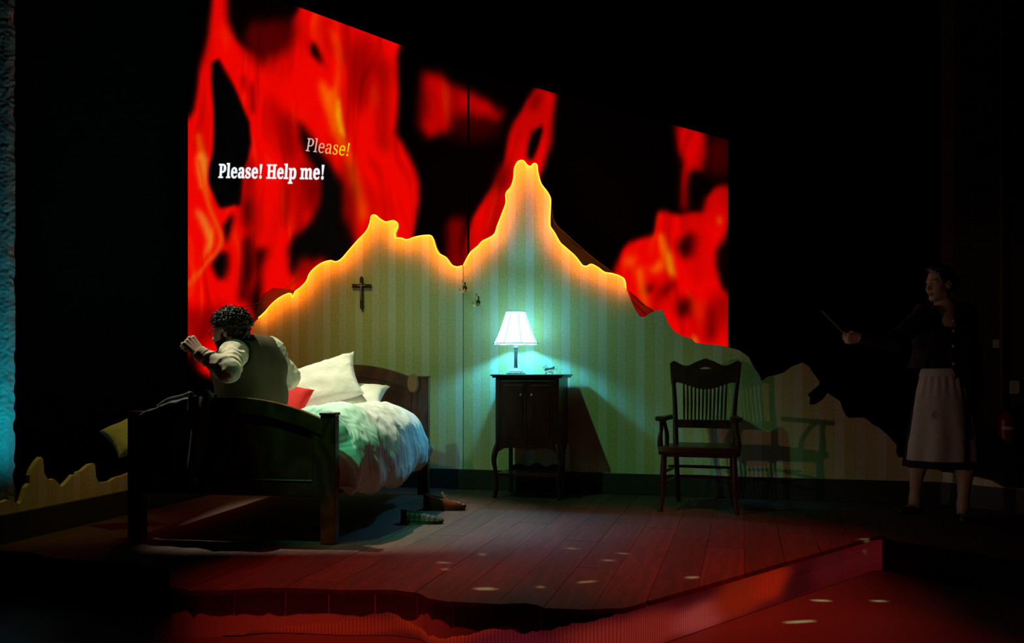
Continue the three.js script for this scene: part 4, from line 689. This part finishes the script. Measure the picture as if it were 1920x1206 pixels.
const skinTone = (base, lip, H) => (x, y, z) => {
  if (!H) return base; const [f, u, s] = H.loc(x, y, z), a = Math.abs(s);
  if (Math.hypot(f - 0.076, u - 0.005, a - 0.031) < 0.0142) return Math.hypot(u - 0.005, a - 0.031) < 0.0062 ? [0.03, 0.018, 0.012] : [0.6, 0.58, 0.55];
  if (f > 0.07 && a < 0.024 && u < -0.054 && u > -0.085) return lip;
  if (f > 0.075 && u > 0.024 && u < 0.036 && a > 0.012 && a < 0.05) return base.map(c => c * 0.35);
  return base;
};
const skinMat = std(0xffffff, 0.5, { vertexColors: true });
const Z = (x, y, z) => [x, y, -z];
// --- the seated man: left arm thrown out, seen from behind
{
  const man = thing('person', 'person sitting on bed in waistcoat with raised clenched fist', 'person');
  const base = [0.68, 0.49, 0.37];
  const HC = vec(-1.742, 1.228, -5.72), F = vec(-0.955, -0.2, -0.2).normalize(), S0 = vec(0.2, 0, -1).normalize(), U = S0.clone().cross(F).normalize(); if (U.y < 0) U.negate();
  const H = headField(HC, F, U, 1.0);
  const shL = Z(-1.685, 1.085, 5.62), shR = Z(-1.555, 1.115, 5.98), elL = Z(-1.645, 0.985, 5.375), wrL = Z(-1.818, 1.088, 5.39), elR = Z(-1.462, 0.935, 6.06), wrR = Z(-1.70, 0.90, 6.2), nk = Z(-1.655, 1.125, 5.80);
  const pel = (d, y, f = 0) => Z(-1.625 + 0.475 * d - 0.88 * f, y, 5.83 + 0.88 * d + 0.475 * f);
  const neck = bone([HC.x + 0.025, HC.y - 0.07, HC.z - 0.01], nk, 0.058, 0.066);
  const fist = handBones(vec(...wrL), vec(-0.062, 0.072, 0.0), vec(0.5, 0.5, -0.72), [1.45, 1.65, 0.9], 0.95, 1.17);
  const fistR = handBones(vec(...wrR), vec(-0.9, 0, -0.3), vec(0, 1, 0), [0.5, 0.6, 0.4], 0.3, 1.0);
  const torso = [bone(pel(-0.08, 0.68), pel(0.08, 0.68), 0.13), bone(pel(-0.06, 0.85, 0.01), pel(0.06, 0.85, 0.01), 0.13), bone(pel(-0.09, 1.0, 0.03), pel(0.09, 1.0, 0.03), 0.13), bone(shL, shR, 0.06), bone(pel(0, 0.7), nk, 0.12, 0.08), bone(shL, elL, 0.05, 0.042), bone(elL, wrL, 0.042, 0.03), bone(shR, elR, 0.05, 0.042), bone(elR, wrR, 0.04, 0.03), bone(pel(-0.1, 0.66), pel(-0.2, 0.7, 0.36), 0.085, 0.06), bone(pel(0.1, 0.66), pel(0.2, 0.7, 0.36), 0.085, 0.06), bone(pel(-0.2, 0.7, 0.36), pel(0.1, 0.645, 0.3), 0.055, 0.045), bone(pel(0.2, 0.7, 0.36), pel(-0.1, 0.66, 0.22), 0.055, 0.045)];
  const headG = nets((x, y, z) => smin(H.world(x, y, z), dBone(neck, x, y, z), 0.03), [HC.x - 0.14, HC.y - 0.16, HC.z - 0.13], [HC.x + 0.15, HC.y + 0.15, HC.z + 0.12], 0.0038);
  const bodyG = nets(bones(torso, 0.04), [-2.15, 0.53, -6.5], [-1.3, 1.22, -5.3], 0.014);
  const body = part('body', mergeGeometries([colour(headG, skinTone(base, [0.45, 0.2, 0.17], H)), colour(handMesh(fist), () => base), colour(handMesh(fistR), () => base), colour(bodyG, () => base)].map(g => g.toNonIndexed())), skinMat, man);
  // shirt: collar and full sleeves with folds, buttoned cuff
  const fold = (x, y, z) => { const r = Math.min(Math.hypot(x - elL[0], y - elL[1], z - elL[2]), Math.hypot(x - elR[0], y - elR[1], z - elR[2])); return 0.004 * N3(x * 34, y * 34, z * 34) + 0.010 * (Math.abs(Math.sin(r * 62 + 2.2 * N3(x * 13, y * 13, z * 13))) - 0.6); };
  const sl = [bone(shL, elL, 0.075, 0.064), bone(elL, [lerp(elL[0], wrL[0], 0.9), lerp(elL[1], wrL[1], 0.9), lerp(elL[2], wrL[2], 0.9)], 0.064, 0.043), bone(pel(-0.14, 1.06, 0.02), shL, 0.09, 0.076)];
  const sr = [bone(shR, elR, 0.076, 0.07), bone(elR, wrR, 0.068, 0.042), bone(pel(0.12, 1.06, 0.02), shR, 0.09, 0.076)];
  const fl = bones(sl, 0.05), fr = bones(sr, 0.05), cloth = std([0.66, 0.62, 0.47], 0.85, { bumpMap: clothBump, bumpScale: 0.002 });
  const shirt = part('shirt', merge([nets((x, y, z) => fl(x, y, z) + fold(x, y, z), [-1.95, 0.83, -5.95], [-1.5, 1.22, -5.25], 0.0065), nets((x, y, z) => fr(x, y, z) + fold(x, y, z), [-1.82, 0.8, -6.35], [-1.36, 1.26, -5.75], 0.0075)]), cloth, man);
  const cu0 = vec(...elL).lerp(vec(...wrL), 0.8), cu1 = vec(...elL).lerp(vec(...wrL), 1.02), cuff = (x, y, z) => { const d = dBone(bone(cu0.toArray(), cu1.toArray(), 0.047, 0.045), x, y, z); const ax = cu1.clone().sub(cu0).normalize(), t = (x - cu1.x) * ax.x + (y - cu1.y) * ax.y + (z - cu1.z) * ax.z, t0 = (x - cu0.x) * ax.x + (y - cu0.y) * ax.y + (z - cu0.z) * ax.z; return Math.max(d, t, -t0) + 0.002 * N3(x * 50, y * 50, z * 50); };
  const cuffM = part('cuff', nets(cuff, [-1.9, 0.98, -5.47], [-1.7, 1.17, -5.3], 0.0045), cloth, shirt);
  part('collar', nets((x, y, z) => { const d = dBone(bone(nk, [HC.x + 0.035, HC.y - 0.065, HC.z - 0.012], 0.078, 0.07), x, y, z); return Math.max(Math.abs(d) - 0.006, y - (1.17 + (x + 1.65) * 0.6), 1.09 - y); }, [-1.78, 1.07, -5.92], [-1.52, 1.26, -5.66], 0.006), std([0.10, 0.09, 0.07], 0.85), shirt, 'dark collar');
  // waistcoat
  const wb = bones([bone(pel(-0.1, 0.62), pel(0.1, 0.62), 0.165), bone(pel(-0.085, 0.82, 0.01), pel(0.085, 0.82, 0.01), 0.165), bone(pel(-0.11, 1.0, 0.03), pel(0.11, 1.0, 0.03), 0.162), bone(Z(-1.665, 1.10, 5.68), Z(-1.575, 1.125, 5.93), 0.085), bone(pel(0, 0.7), nk, 0.13, 0.085)], 0.06);
  const arm = (x, y, z) => Math.min(dBone(bone(Z(-1.69, 1.10, 5.60), Z(-1.66, 0.99, 5.40), 0.105, 0.1), x, y, z), dBone(bone(Z(-1.55, 1.12, 5.99), Z(-1.45, 0.95, 6.1), 0.095, 0.1), x, y, z));
  part('waistcoat', nets((x, y, z) => smax(smax(wb(x, y, z) + 0.004 * N3(x * 12, y * 8, z * 12), -arm(x, y, z), 0.01), -dBone(neck, x, y, z) + 0.02, 0.01), [-1.98, 0.44, -6.22], [-1.3, 1.24, -5.45], 0.0105), std([0.055, 0.044, 0.014], 0.92, { bumpMap: clothBump, bumpScale: 0.002 }), man);
  part('trousers', nets(bones([bone(pel(-0.09, 0.66), pel(0.09, 0.66), 0.15), bone(pel(-0.1, 0.68), pel(-0.2, 0.71, 0.36), 0.105, 0.08), bone(pel(0.1, 0.68), pel(0.2, 0.71, 0.36), 0.105, 0.08), bone(pel(-0.2, 0.7, 0.36), pel(0.1, 0.655, 0.3), 0.075, 0.06), bone(pel(0.2, 0.7, 0.36), pel(-0.1, 0.66, 0.22), 0.075, 0.06)], 0.04), [-2.2, 0.5, -6.55], [-1.3, 0.9, -5.4], 0.014), std([0.05, 0.05, 0.05], 0.9), man);
  // curly hair and beard
  const hairMat = std([0.009, 0.007, 0.006], 0.6);
  const hd = (x, y, z) => { const [f, u, s] = H.loc(x, y, z); let d = dEll(f, u, s, [-0.022, 0.04, 0], [0.12, 0.1, 0.1]) + 0.014 * N3(x * 42, y * 42, z * 42) + 0.008 * N3(x * 90, y * 90, z * 90); d = smin(d, dEll(f, u, s, [-0.07, -0.05, 0], [0.05, 0.07, 0.06]) + 0.012 * N3(x * 42, y * 42, z * 42), 0.03); return Math.max(d, Math.min(f - 0.045 - 0.02 * N3(x * 60, y * 60, z * 60), 0.062 - u), Math.min(f + 0.012, 0.022 - u)); };
  const curls = []; const Fi = v => v;
  for (let i = 0; i < 520; i++) {
    const th = rr(0, TAU), c = rr(-0.25, 1), sn = Math.sqrt(1 - c * c), f = -0.022 + 0.12 * sn * Math.cos(th), u = 0.042 + 0.1 * c, s = 0.1 * sn * Math.sin(th); if (f > 0.04 && u < 0.066 || f > -0.02 && u < 0.03) continue;
    const p = H.pt(f, u, s), nrm = H.pt(f, u, s).sub(H.pt(-0.022, 0.042, 0)).normalize(), t = vec(rr(-1, 1), rr(-1, 1), rr(-1, 1)).cross(nrm).normalize(), b = nrm.clone().cross(t), r0 = rr(0.005, 0.012), ph = rr(0, TAU), gr = rr(-0.2, 1.1), pts = [];
    for (let k = 0; k <= 7; k++) { const a = ph + k * 0.95, rad = r0 * (1 - k * 0.05); pts.push(p.clone().addScaledVector(t, Math.cos(a) * rad).addScaledVector(b, Math.sin(a) * rad).addScaledVector(nrm, -0.004 + k * 0.0032 * gr)); }
    curls.push(tube(pts, 0.0034, 12, 5));
  }
  part('hair', merge([nets(hd, [HC.x - 0.19, HC.y - 0.13, HC.z - 0.17], [HC.x + 0.19, HC.y + 0.21, HC.z + 0.17], 0.0045), ...curls]), hairMat, man, 'dark curly hair');
  part('beard', nets((x, y, z) => { const [f, u, s] = H.loc(x, y, z); return Math.max(H.face(f, u, s) - 0.007 + 0.005 * N3(x * 90, y * 90, z * 90), u + 0.052 - 0.9 * Math.max(0, 0.045 - f), 0.0 - f, -(Math.hypot(u + 0.067, s * 0.8) - 0.014) * (f > 0.07 ? 1 : -1) * (f > 0.07 ? 1 : 0) - (f > 0.07 ? 0 : 1)); }, [HC.x - 0.15, HC.y - 0.16, HC.z - 0.13], [HC.x + 0.15, HC.y + 0.08, HC.z + 0.13], 0.0045), hairMat, man);
  const lens = s => { const c = H.pt(0.098, 0.006, s * 0.032), pts = []; for (let k = 0; k < 16; k++) { const a = k / 16 * TAU; pts.push(H.pt(0.1 + 0.002 * Math.cos(a), 0.006 + 0.019 * Math.sin(a), s * (0.033 + 0.024 * Math.cos(a)))); } return tube(pts, 0.0022, 40, 6, true); };
  part('glasses', merge([lens(1), lens(-1), tube([H.pt(0.102, 0.012, -0.01), H.pt(0.106, 0.014, 0), H.pt(0.102, 0.012, 0.01)], 0.002, 8, 6), ...[1, -1].map(s => tube([H.pt(0.1, 0.014, s * 0.057), H.pt(0.05, 0.014, s * 0.076), H.pt(-0.005, 0.012, s * 0.086), H.pt(-0.025, -0.005, s * 0.084)], 0.0024, 14, 6))]), std([0.01, 0.01, 0.01], 0.3), man);
}
// --- the woman in the apron
{
  const woman = thing('person', 'person standing in dark cardigan and white apron pointing a thin stick', 'person');
  const base = [0.62, 0.40, 0.31];
  const HC = vec(2.875, 1.565, -6.24), F = vec(-0.93, -0.05, 0.36).normalize(), S0 = F.clone().cross(vec(0, 1, 0)).normalize(), U = S0.clone().cross(F).normalize(), H = headField(HC, F, U, 0.92);
  const nk = Z(2.915, 1.40, 6.25), shR = Z(2.755, 1.365, 6.17), shL = Z(3.075, 1.365, 6.30), elR = Z(2.50, 1.175, 6.06), wrR = Z(2.245, 1.195, 5.99), elL = Z(3.135, 1.08, 6.34), wrL = Z(3.13, 0.83, 6.24);
  const leg = (hip, kn, an, toe) => [bone(hip, kn, 0.085, 0.053), bone(kn, [lerp(kn[0], an[0], 0.4), lerp(kn[1], an[1], 0.4), lerp(kn[2], an[2], 0.4)], 0.053, 0.052), bone([lerp(kn[0], an[0], 0.4), lerp(kn[1], an[1], 0.4), lerp(kn[2], an[2], 0.4)], an, 0.052, 0.032), bone(an, [an[0], 0.04, an[2]], 0.032, 0.03), bone([an[0], 0.045, an[2]], toe, 0.03, 0.02)];
  const a1 = Z(2.80, 0.10, 6.45), t1 = Z(2.69, 0.022, 6.38), a2 = Z(2.985, 0.10, 6.14), t2 = Z(2.925, 0.022, 6.0), k1 = Z(2.80, 0.46, 6.38), k2 = Z(3.03, 0.46, 6.19);
  const torso = [bone(Z(2.86, 0.92, 6.27), Z(2.94, 0.92, 6.27), 0.085), bone(Z(2.88, 1.05, 6.27), Z(2.94, 1.05, 6.27), 0.08), bone(Z(2.86, 1.25, 6.25), Z(2.98, 1.25, 6.28), 0.09), bone(shR, shL, 0.055), bone(Z(2.91, 1.2, 6.26), nk, 0.09, 0.06), bone(shR, elR, 0.045, 0.037), bone(elR, wrR, 0.037, 0.026), bone(shL, elL, 0.045, 0.037), bone(elL, wrL, 0.037, 0.026), ...leg(Z(2.83, 0.86, 6.29), k1, a1, t1), ...leg(Z(2.99, 0.86, 6.25), k2, a2, t2)];
  const neck = bone([HC.x + 0.02, HC.y - 0.07, HC.z - 0.012], nk, 0.047, 0.056);
  const headG = nets((x, y, z) => smin(smin(H.world(x, y, z), dBone(neck, x, y, z), 0.025), dBone(bone(nk, Z(2.9, 1.3, 6.22), 0.07, 0.09), x, y, z), 0.03), [HC.x - 0.15, HC.y - 0.29, HC.z - 0.14], [HC.x + 0.16, HC.y + 0.14, HC.z + 0.14], 0.004);
  const hold = handBones(vec(...wrR), vec(-1, -0.06, 0.05), vec(0, 1, 0.25), [1.2, 1.5, 0.8], 0.9, 0.9), rest = handBones(vec(...wrL), vec(-0.04, -1, 0.12), vec(-0.9, 0, 0.4), [0.25, 0.35, 0.25], 0.1, 0.9);
  part('body', mergeGeometries([colour(headG, skinTone(base, [0.4, 0.1, 0.1], H)), colour(handMesh(hold), () => base), colour(handMesh(rest), () => base), colour(nets(bones(torso, 0.035), [2.1, -0.01, -6.62], [3.3, 1.47, -5.9], 0.0125), () => base)].map(g => g.toNonIndexed())), skinMat, woman);
  const knit = std([0.016, 0.015, 0.017], 0.92, { bumpMap: clothBump, bumpScale: 0.003 });
  const front = vec(-0.35, 0, 1).normalize(), V0 = vec(2.875, 1.22, -6.12);
  const neckCut = (x, y, z, w, yv) => { const l = (x - 2.888) * 1 + 0; const inFront = (x - 2.91) * front.x + (z + 6.26) * front.z; return inFront > -0.02 ? Math.min((y - yv) * w - Math.abs(l), 0.06) : -1; };
  const tb = bones([bone(Z(2.84, 0.98, 6.27), Z(2.97, 0.98, 6.27), 0.125), bone(Z(2.83, 1.22, 6.25), Z(3.0, 1.22, 6.28), 0.135), bone(Z(2.77, 1.355, 6.19), Z(3.04, 1.355, 6.29), 0.075)], 0.05);
  part('top', nets((x, y, z) => smax(Math.max(tb(x, y, z), 0.998 - y), neckCut(x, y, z, 0.42, 1.19), 0.008), [2.62, 0.93, -6.48], [3.18, 1.47, -6.05], 0.009), knit, woman, 'black V neck top');
  const cb = bones([bone(Z(2.82, 0.95, 6.28), Z(3.0, 0.93, 6.29), 0.15, 0.16), bone(Z(2.85, 1.08, 6.28), Z(2.98, 1.06, 6.28), 0.135, 0.14), bone(Z(2.83, 1.24, 6.25), Z(3.0, 1.24, 6.29), 0.14), bone(shR, shL, 0.075), bone(shR, elR, 0.07, 0.06), bone(elR, [lerp(elR[0], wrR[0], 0.92), lerp(elR[1], wrR[1], 0.92), lerp(elR[2], wrR[2], 0.92)], 0.058, 0.04), bone(shL, elL, 0.074, 0.066), bone(elL, [lerp(elL[0], wrL[0], 0.95), lerp(elL[1], wrL[1], 0.95), lerp(elL[2], wrL[2], 0.95)], 0.064, 0.045), bone(Z(2.92, 1.3, 6.3), Z(2.93, 1.39, 6.3), 0.1, 0.07)], 0.045);
  const opening = (x, y, z) => { const inFront = (x - 2.91) * front.x + (z + 6.26) * front.z, w = y > 1.2 ? 0.04 + (y - 1.2) * 0.4 : 0.04 + (1.2 - y) * 0.2, l = x - 2.855 + (y < 1.2 ? (1.2 - y) * 0.12 : 0); return inFront > 0.02 ? w - Math.abs(l) : -1; };
  const cardigan = part('cardigan', nets((x, y, z) => smax(Math.max(cb(x, y, z) + 0.004 * N3(x * 14, y * 9, z * 14), (x > 2.9 ? 0.80 : 1.0) - y + (y < 1.0 && Math.hypot(x - elL[0], z - elL[2]) < 0.13 ? -0.2 : 0)), opening(x, y, z), 0.01), [2.14, 0.72, -6.56], [3.32, 1.48, -5.88], 0.0105), knit, woman, 'open black cardigan');
  for (const [x, y, d] of [[2.905, 1.312, 6.115], [2.909, 1.245, 6.118], [2.907, 1.146, 6.12], [2.912, 1.03, 6.125]]) part('button', new THREE.SphereGeometry(0.0095, 12, 8).scale(1, 1, 0.5).translate(x, y, -d + 0.006), std([0.8, 0.78, 0.76], 0.15), cardigan, 'small pearl button');
  // skirt and apron share one folded cone, the apron lies on its front
  const ring = (a, y, grow = 0) => { const t = clamp((1.0 - y) / 0.66), rx = lerp(0.125, 0.235, Math.pow(t, 0.7)) + grow, rz = lerp(0.11, 0.2, Math.pow(t, 0.75)) + grow, w = 1 + 0.05 * t * Math.sin(a * 9 + 2 * N3(a, t * 2, 4)); return vec(2.905 + 0.0 + Math.sin(a) * rx * w - 0.01 * t, y, -6.27 + Math.cos(a) * rz * w); };
  const sheet = (a0, a1, y1, y0f, grow, nu, nv, mat, name, label, fn) => {
    const pos = [], uv = [], ind = []; for (let j = 0; j <= nv; j++) for (let i = 0; i <= nu; i++) { const u = i / nu, v = j / nv, [b0, b1] = [a0(v), a1(v)], a = lerp(b0, b1, u), y = lerp(y1, y0f(a), v), p = ring(a, y, grow + (fn ? fn(u, v) : 0)); pos.push(p.x, p.y, p.z); uv.push(u * 0.5, v * 0.65); }
    for (let j = 0; j < nv; j++) for (let i = 0; i < nu; i++) { const a = j * (nu + 1) + i; ind.push(a, a + nu + 1, a + 1, a + 1, a + nu + 1, a + nu + 2); }
    const g = new THREE.BufferGeometry(); g.setAttribute('position', new THREE.Float32BufferAttribute(pos, 3)); g.setAttribute('uv', new THREE.Float32BufferAttribute(uv, 2)); g.setIndex(ind); g.computeVertexNormals(); return part(name, g, mat, woman, label);
  };
  const skirtMat = std([0.012, 0.012, 0.015], 0.9, { side: THREE.DoubleSide });
  sheet(() => 0, () => TAU, 1.0, () => 0.335, 0, 120, 30, skirtMat, 'skirt', 'black knee length skirt');
  const stain = dataTex(256, 256, (u, v) => { const d = Math.hypot((u - 0.42) * 1.4, (v - 0.42) * 1.0), k = sstep(0.16, 0.02, d + 0.05 * tile(u, v, 12)) * 0.6 + 0.05 * tile(u, v, 7) + 0.04 * tile(u, v, 30); return [205 - 90 * k, 196 - 110 * k, 192 - 140 * k]; });
  stain.repeat.set(2, 1 / 0.65);
  const apronMat = std(0xffffff, 0.85, { map: stain, side: THREE.DoubleSide, bumpMap: clothBump, bumpScale: 0.002 });
  sheet(v => -1.45 - 0.1 * v, v => lerp(0.55, 1.0, v), 0.975, () => 0.385, 0.014, 60, 40, apronMat, 'apron', 'white apron with brown stain', (u, v) => 0.004 * Math.sin(u * 46) * sstep(0.45, 0.02, v) + 0.005 * N3(u * 6, v * 6, 2));
  sheet(() => -1.5, () => 0.6, 1.0, () => 0.945, 0.017, 40, 4, std([0.62, 0.6, 0.6], 0.85, { side: THREE.DoubleSide }), 'waistband');
  sheet(() => -1.25, () => 0.35, 0.80, () => 0.535, 0.021, 30, 16, apronMat, 'pocket');
  // hair swept up, shoes
  const hm = std([0.012, 0.009, 0.008], 0.45);
  part('hair', nets((x, y, z) => { const [f, u, s] = H.loc(x, y, z), n = 0.004 * N3(x * 50, y * 50, z * 50) + 0.003 * Math.sin((f * 2 + u) * 160); let d = dEll(f, u, s, [-0.022, 0.045, 0], [0.104, 0.1, 0.086]) + n; d = Math.max(d, Math.min(f - 0.052 + 0.25 * Math.max(0, 0.05 - u), 0.088 - u), Math.min(f + 0.005, -0.005 - u)); d = smin(d, dEll(f, u, s, [-0.105, 0.01, 0], [0.06, 0.062, 0.065]) + n, 0.02); return smin(d, dEll(f, u, s, [0.035, 0.115, 0.0], [0.05, 0.03, 0.06]) + n, 0.02); }, [HC.x - 0.14, HC.y - 0.13, HC.z - 0.16], [HC.x + 0.2, HC.y + 0.19, HC.z + 0.14], 0.0045), hm, woman, 'dark pinned up hair');
  for (const [an, toe] of [[a1, t1], [a2, t2]]) part('shoe', nets((x, y, z) => { const d = dBone(bone([an[0] + (an[0] - toe[0]) * 0.2, 0.024, an[2] + (an[2] - toe[2]) * 0.2], [toe[0] + (toe[0] - an[0]) * 0.18, 0.02, toe[2] + (toe[2] - an[2]) * 0.18], 0.038, 0.033), x, y, z); return Math.max(d, 0.001 - y, y - 0.05); }, [Math.min(an[0], toe[0]) - 0.09, -0.008, Math.min(an[2], toe[2]) - 0.09], [Math.max(an[0], toe[0]) + 0.09, 0.07, Math.max(an[2], toe[2]) + 0.09], 0.006), std([0.012, 0.012, 0.012], 0.4), woman, 'flat black shoe');
  const st = solo('thin_stick', tube([V(1.995, 1.372, 5.98), V(2.1, 1.265, 5.98), V(2.185, 1.178, 5.985)], 0.0042, 10, 8), std([0.45, 0.32, 0.2], 0.5), 'thin pale stick held up in the standing woman\'s hand', 'stick');
}

// ---------------------------------------------------------------- things on the wing wall
{
  const at = (px, py) => V(px, py, 7.965);
  const sign = thing('fire_sign', 'small red and white fire notice on the brick wall', 'sign'); sign.position.copy(at(4.27, 0.842));
  const tx = canvasTex(256, 172, (g, w, h) => { g.fillStyle = '#e8e4e0'; g.fillRect(0, 0, w, h); g.fillStyle = '#c01018'; g.fillRect(12, 14, 112, 144); g.fillStyle = '#fff'; g.fillRect(34, 50, 26, 90); g.fillRect(40, 34, 14, 18); g.fillRect(54, 38, 22, 6); g.fillRect(78, 60, 20, 12); g.fillRect(84, 90, 24, 10); g.fillRect(84, 120, 24, 10); g.fillStyle = '#888'; for (let i = 0; i < 4; i++) g.fillRect(140, 34 + i * 28, 92, 7); });
  part('plate', box(0.165, 0.11, 0.004, 0, 0, 0.002), std([0.8, 0.8, 0.78], 0.5), sign); part('print', new THREE.PlaneGeometry(0.163, 0.108).translate(0, 0, 0.0045), std(0xffffff, 0.6, { map: tx }), sign);
  const paperN = solo('paper_notice', box(0.078, 0.07, 0.002), std([0.75, 0.74, 0.7], 0.8), 'small white paper pinned to the brick wall', 'paper'); paperN.position.copy(at(4.165, 1.215));
  const ex = thing('fire_extinguisher', 'red fire extinguisher hanging low on the brick wall', 'extinguisher'); ex.position.copy(at(4.19, 0.3)); ex.position.z += 0.085;
  part('cylinder', lathe([[0.0001, 0], [0.068, 0], [0.075, 0.01], [0.075, 0.26], [0.062, 0.3], [0.03, 0.325], [0.022, 0.33], [0.022, 0.345], [0.0001, 0.345]], 28), std([0.26, 0.008, 0.008], 0.35), ex);
  part('label', new THREE.CylinderGeometry(0.0756, 0.0756, 0.03, 20, 1, true, -0.9, 1.5).translate(0, 0.2, 0), std([0.7, 0.7, 0.68], 0.5), ex, 'pale label band');
  part('valve', merge([box(0.03, 0.03, 0.03, 0, 0.36, 0, 0.004), box(0.1, 0.012, 0.018, 0.035, 0.385, 0, 0.004), box(0.09, 0.01, 0.018, 0.035, 0.36, 0, 0.003)]), std([0.02, 0.02, 0.02], 0.4), ex);
  part('gauge', new THREE.SphereGeometry(0.012, 12, 8).translate(-0.025, 0.365, 0.012), M.steel, ex); part('hose', tube([[-0.01, 0.36, 0.02], [-0.09, 0.33, 0.03], [-0.1, 0.2, 0.03], [-0.085, 0.08, 0.03]], 0.009, 24, 8), std([0.015, 0.015, 0.015], 0.6), ex);
  part('bracket', box(0.05, 0.02, 0.09, 0, 0.3, -0.042), M.black, ex);
  const pipe = solo('wall_pipe', tube([V(4.27, -0.2, 7.92), V(4.27, 2, 7.92), V(4.27, 6, 7.92)], 0.02, 12, 8), std([0.06, 0.05, 0.04], 0.6), 'dark vertical pipe running up the brick wall', 'pipe'); pipe.position.x -= 0.09;
}
// ---------------------------------------------------------------- ember projector: a spot behind an added plate pierced to shape its streaks
{
  const Lp = V(2.6, 6.2, 0.6), aim = V(0.9, 0, 4.9), ax = aim.clone().sub(Lp).normalize(), ux = vec(0, 1, 0).cross(ax).normalize(), uy = ax.clone().cross(ux);
  const dist = 0.45, toPlate = p => { const d = p.clone().sub(Lp), k = dist / d.dot(ax); return new THREE.Vector2(d.dot(ux) * k, d.dot(uy) * k); };
  const plate = new THREE.Shape([[-0.24, -0.24], [0.24, -0.24], [0.24, 0.24], [-0.24, 0.24]].map(p => new THREE.Vector2(...p)));
  // streaks: x, distance, half length, half width, bearing, height
  const streaks = [[-0.16, 4.98, 0.03, 0.016, 0.1, 0], [0.33, 5.14, 0.04, 0.014, 1.9, 0], [-0.35, 4.76, 0.04, 0.012, 1.8, 0], [0.6, 5.0, 0.035, 0.012, 1.7, 0], [0.5, 4.82, 0.03, 0.014, 1.5, 0], [0.35, 4.33, 0.055, 0.011, 1.15, 0], [-0.12, 4.19, 0.05, 0.025, 1.6, 0], [0.13, 4.22, 0.02, 0.012, 0.4, 0], [0.86, 4.42, 0.035, 0.016, 1.2, 0], [-0.33, 4.6, 0.022, 0.01, 1.6, 0], [1.62, 4.86, 0.05, 0.012, 1.65, -0.22], [1.38, 4.45, 0.085, 0.012, 1.35, -0.22], [2.05, 5.6, 0.05, 0.008, 1.2, -0.22], [1.92, 4.85, 0.04, 0.009, 1.6, -0.22]];
  for (const [x, z, hl, hw, b, y] of streaks) {
    const c = Math.cos(b), s = Math.sin(b), pts = []; for (let k = 0; k < 10; k++) { const a = k / 10 * TAU, l = Math.cos(a) * hl, w = Math.sin(a) * hw; pts.push(toPlate(V(x + s * l + c * w, y, z + c * l - s * w))); }
    plate.holes.push(new THREE.Path(THREE.ShapeUtils.isClockWise(pts) ? pts : pts.reverse()));
  }
  const g = new THREE.ExtrudeGeometry(plate, { depth: 0.001, bevelEnabled: false }), m = new THREE.Matrix4().makeBasis(ux, uy, ax); m.setPosition(Lp.clone().addScaledVector(ax, dist)); g.applyMatrix4(m);
  const o = solo('added_gobo', g, M.black, 'added black plate pierced to shape ember light, out of view', 'gobo');
  const l = new THREE.SpotLight(new THREE.Color().setRGB(0.75, 1, 0.5), 900, 0, R(24), 0.1, 2); l.name = 'ember_lantern'; l.position.copy(Lp); l.target.position.copy(aim); l.castShadow = true; l.shadow.radius = 0.06; scene.add(l, l.target);
}
{ // added unseen flags that keep the bed spot off the floor beside the bed
  const f = thing('added_light_flag', 'added black plates cutting the bed spot, out of view', 'flag', [-3.2, 6.0, 6.8]);
  part('blade', box(0.5, 0.004, 1.1, -0.1455, 0, 0.0), M.black, f); part('blade', box(0.9, 0.004, 0.5, 0.25, -0.01, 0.415), M.black, f);
}

renderer.render(scene, camera);
